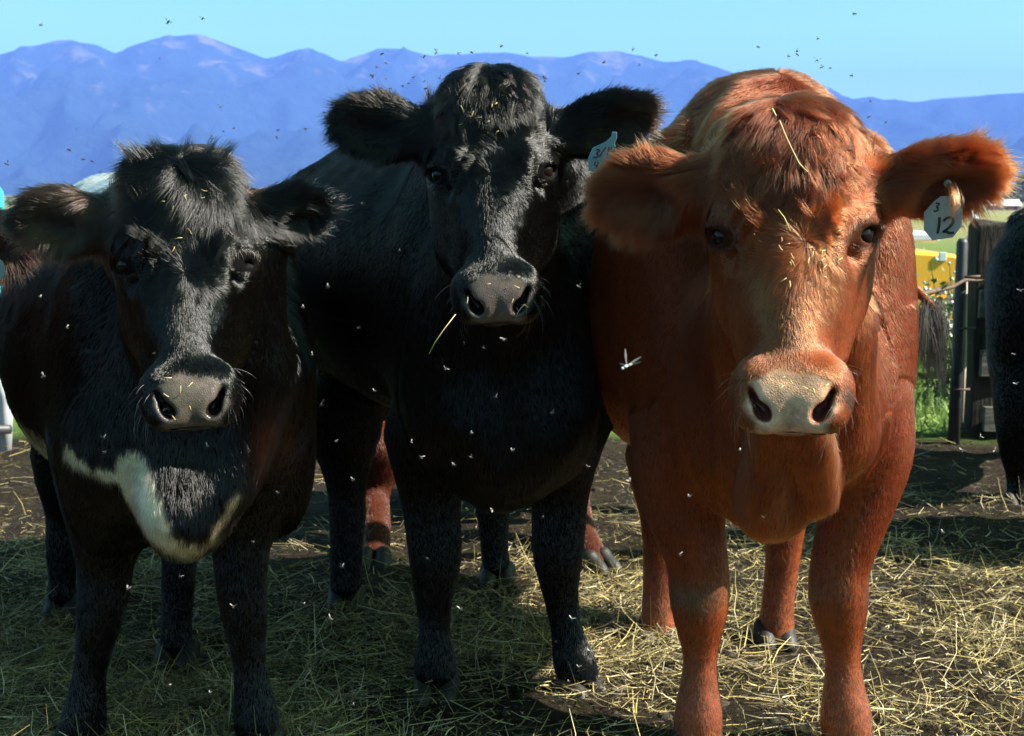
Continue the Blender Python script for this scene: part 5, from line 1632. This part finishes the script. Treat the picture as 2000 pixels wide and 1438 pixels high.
# ------------------------------------------------------------------ bits of straw on the animals
M_STRAW = simple_mat('straw', (0.48, 0.36, 0.12), (0.62, 0.50, 0.22), 60, 0.6, 0.0)
def straw(pts, rad, label, group=None):
    m = MB(); m.tube(pts, rad, 5)
    o = m.build('straw', [M_STRAW], None, pts[0])
    return tag(o, label, 'straw', group)
def on_hide(key, uv, up=0.018):
    out = []
    for u, v in uv:
        p, n = touch(key, u, v)
        if p is None: return None
        out.append(p + unit(np.array([0, 0, CAM_Z]) - p) * up)
    return out
q = on_hide('red', [(1523, 236), (1533, 262), (1547, 292), (1561, 320), (1577, 336)], 0.045)
if q: straw(q, 0.0011, 'long yellow straw lying across the red cow forehead tuft')
q = on_hide('red', [(1508, 212), (1515, 226)], 0.04)
if q: straw(q, 0.0015, 'short straw on the red cow poll above the long straw')
q = on_hide('red', [(1520, 410), (1532, 425), (1544, 452)], 0.02)
if q: straw(q, 0.0009, 'bent straw between the red cow eyes')
q = [P(890, 614, 2.50), P(868, 642, 2.49), P(850, 668, 2.48), P(838, 692, 2.48)]
straw(q, 0.0009, 'thin straw hanging from the mouth of the middle black cow')
rs = np.random.default_rng(99)
def flecks(key, box, n, label, group):
    k = 0
    for _ in range(n * 3):
        u, v = rs.uniform(box[0], box[2]), rs.uniform(box[1], box[3])
        a, L = rs.uniform(0, 3.14), rs.uniform(5, 17)
        q = on_hide(key, [(u, v), (u + math.cos(a) * L * .5 + rs.normal(), v + math.sin(a) * L * .5 + rs.normal()), (u + math.cos(a) * L, v + math.sin(a) * L)], 0.014)
        if q is None or max(np.linalg.norm(q[0] - q[1]), np.linalg.norm(q[1] - q[2])) > 0.03: continue
        straw(q, rs.uniform(0.0005, 0.0010), label, group); k += 1
        if k == n: return
flecks('red', (1500, 430, 1660, 560), 22, 'tiny fleck of straw caught in the red cow face hair', 'straw flecks on the red cow face')
flecks('red', (1480, 735, 1620, 760), 6, 'tiny fleck of straw on the top of the red cow nose', 'straw flecks on the red cow nose')
flecks('mid', (890, 170, 990, 260), 9, 'tiny fleck of straw in the forehead hair of the middle black cow', 'straw flecks on the middle black cow')
flecks('mid', (900, 530, 1020, 610), 7, 'tiny fleck of straw on the nose of the middle black cow', 'straw flecks on the middle cow nose')
flecks('left', (320, 300, 400, 540), 9, 'tiny fleck of straw in the forehead hair of the left black cow', 'straw flecks on the left black cow')
flecks('left', (310, 720, 400, 810), 7, 'tiny fleck of straw on the nose of the left black cow', 'straw flecks on the left cow nose')

# ------------------------------------------------------------------ flies
M_FLYB = simple_mat('fly body', (0.015, 0.014, 0.014), (0.05, 0.045, 0.04), 200, 0.4, 0.0)
M_FLYW, nt_, b_ = new_mat('fly wing')
b_.inputs['Base Color'].default_value = (0.50, 0.47, 0.42, 1); b_.inputs['Roughness'].default_value = 0.35
b_.inputs['Alpha'].default_value = 0.55
M_FLYD, nt_, b_ = new_mat('fly wing darkened as backlit')
b_.inputs['Base Color'].default_value = (0.10, 0.10, 0.10, 1); b_.inputs['Alpha'].default_value = 0.4  # same wings coloured darker to read as backlit against the sky
def fly_mesh(spread, ang, wing=None):
    g = MB()
    g.ball((0, 0, 0), (0.0024, 0.0016, 0.0016), None, 8, 6)
    g.ball((-0.0036, 0, -0.0002), (0.0026, 0.0015, 0.0014), None, 8, 6)
    g.ball((0.0028, 0, 0.0001), (0.0012, 0.0014, 0.0013), None, 8, 5)
    for q in (-1, 1):
        for t in (0.001, -0.0015):
            g.tube([(t, q * 0.001, -0.001), (t * 2, q * 0.003, -0.002), (t * 3, q * 0.0032, -0.004)], 0.00022, 4)
    nb = len(g.f)
    for q in (-1, 1):
        a = ang
        d = np.array([-math.cos(spread), q * math.sin(spread), math.sin(a)]); s_ = np.array([q * 0.0 + math.sin(spread), q * math.cos(spread), 0.1])
        base = np.array([0.0004, q * 0.001, 0.0014])
        V = []
        for t, w_ in ((0, 0.0004), (0.3, 0.0013), (0.7, 0.0019), (0.95, 0.0011), (1.02, 0.0003)):
            V += [base + d * 0.0078 * t + s_ * w_ * 0.7, base + d * 0.0078 * t - s_ * w_]
        g.add(V, [(2 * i, 2 * i + 2, 2 * i + 3, 2 * i + 1) for i in range(4)])
    me = g.mesh('fly')
    me.materials.append(M_FLYB); me.materials.append(wing or M_FLYW)
    for i, p in enumerate(me.polygons): p.material_index = 1 if i >= nb else 0; p.use_smooth = True
    return me
FLY = [fly_mesh(1.25, 0.5), fly_mesh(0.75, 0.3), fly_mesh(1.5, 0.9)]
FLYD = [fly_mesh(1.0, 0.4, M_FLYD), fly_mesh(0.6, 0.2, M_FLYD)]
def fly(u, v, d, scale=1.0, label=None, group=None, kinds=FLY):
    o = bpy.data.objects.new('fly', kinds[int(rs.integers(len(kinds)))])
    COL.objects.link(o)
    o.location = P(u, v, d)
    o.rotation_euler = (rs.normal() * 0.4, rs.normal() * 0.4, rs.uniform(0, 6.28))
    o.scale = [scale] * 3
    tag(o, label, 'fly', group)
SKYF = [(79, 49), (396, 36), (328, 44), (311, 114), (149, 252), (14, 321), (136, 293), (164, 311), (181, 315), (196, 336), (415, 270), (437, 257), (456, 251), (449, 279), (433, 288), (461, 320), (543, 254), (541, 269), (597, 252), (431, 209),
        (632, 220), (850, 97), (852, 103), (829, 110), (747, 105), (753, 123), (736, 131), (725, 147), (728, 150), (754, 154), (762, 173), (787, 168), (799, 163), (806, 151), (830, 158), (831, 173), (859, 153), (788, 193), (814, 211), (895, 104), (921, 102), (980, 90), (1030, 104),
        (1062, 150), (1066, 153), (1064, 158), (1130, 144), (1179, 122), (1236, 97), (1281, 108), (1249, 127), (1670, 27), (1597, 76), (1482, 92), (1541, 110), (1557, 100), (1558, 107), (1596, 118), (1606, 131), (1622, 133), (1662, 148), (1700, 197), (1698, 228), (1730, 239), (1108, 355), (1336, 210)]
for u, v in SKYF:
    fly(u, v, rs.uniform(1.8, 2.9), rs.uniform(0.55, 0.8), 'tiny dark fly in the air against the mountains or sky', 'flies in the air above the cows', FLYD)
DARKF = [(780, 490), (706, 397), (985, 663), (968, 776), (945, 680), (1078, 806), (803, 863), (920, 846), (822, 893), (920, 893), (887, 908), (690, 937), (731, 764), (655, 862), (1148, 912), (961, 996), (1117, 1209), (1140, 1241), (1153, 1272), (1110, 1331), (1130, 1303), (1020, 1393), (690, 1377),
         (1085, 1253), (668, 1107), (645, 1208), (834, 1091), (456, 1185), (409, 1353), (330, 1338), (203, 855), (205, 883), (405, 872), (352, 1126), (493, 1058), (543, 963), (627, 790), (594, 1180), (610, 693), (1445, 880), (1327, 1083), (1345, 970), (1700, 1290), (1880, 880), (1915, 853), (1842, 1040),
         (1993, 568), (1985, 750), (1942, 880), (1980, 692), (85, 735), (78, 580), (130, 640), (520, 470), (592, 600), (640, 560), (1130, 560), (1000, 880), (770, 1010), (870, 720), (700, 640), (560, 1080), (250, 1150), (1230, 940), (300, 690), (1060, 1010), (900, 1190), (1490, 1010)]
for u, v in DARKF:
    fly(u, v, rs.uniform(1.6, 2.05), rs.uniform(0.42, 0.68), 'tiny sunlit fly with pale wings in front of the dark cattle', 'flies in front of the cows')
# one larger long-winged insect
def big_fly():
    c = P(1222, 716, 1.55)
    root = empty('insect', c, 'larger long winged insect flying in front of the red cow shoulder', 'insect')
    g = MB(); M = rotz(0.2) @ roty(-0.35)
    g.ball(c, (0.0034, 0.0020, 0.0019), M, 10, 7); g.ball(c + M @ np.array([-0.0042, 0, -.0006]), (0.0018, 0.0018, 0.0017), M, 8, 6)
    g.ball(c + M @ np.array([0.0048, 0, 0.0]), (0.0036, 0.0016, 0.0015), M, 8, 6)
    g.build('body', [simple_mat('pale insect body', (0.35, 0.38, 0.36), (0.6, 0.62, 0.58), 300, 0.3, 0.0)], root, c)
    for tip in ((0.0165, 0.001, 0.0100), (0.0160, -0.002, 0.0045), (-0.0015, 0.003, 0.0190), (-0.008, 0.004, 0.0020)):
        t = np.array(tip); s_ = unit(np.cross(t, [0, 1, 0.3])) * 0.0013
        m = MB(); b0 = c + np.array([0.001, 0, 0.001])
        m.add([b0 - s_ * .3, b0 + s_ * .3, b0 + t * .6 + s_, b0 + t * .6 - s_, b0 + t + s_ * .3, b0 + t - s_ * .3], [(0, 1, 2, 3), (3, 2, 4, 5)])
        m.build('wing', [M_FLYW], root, c, smooth=False)
big_fly()
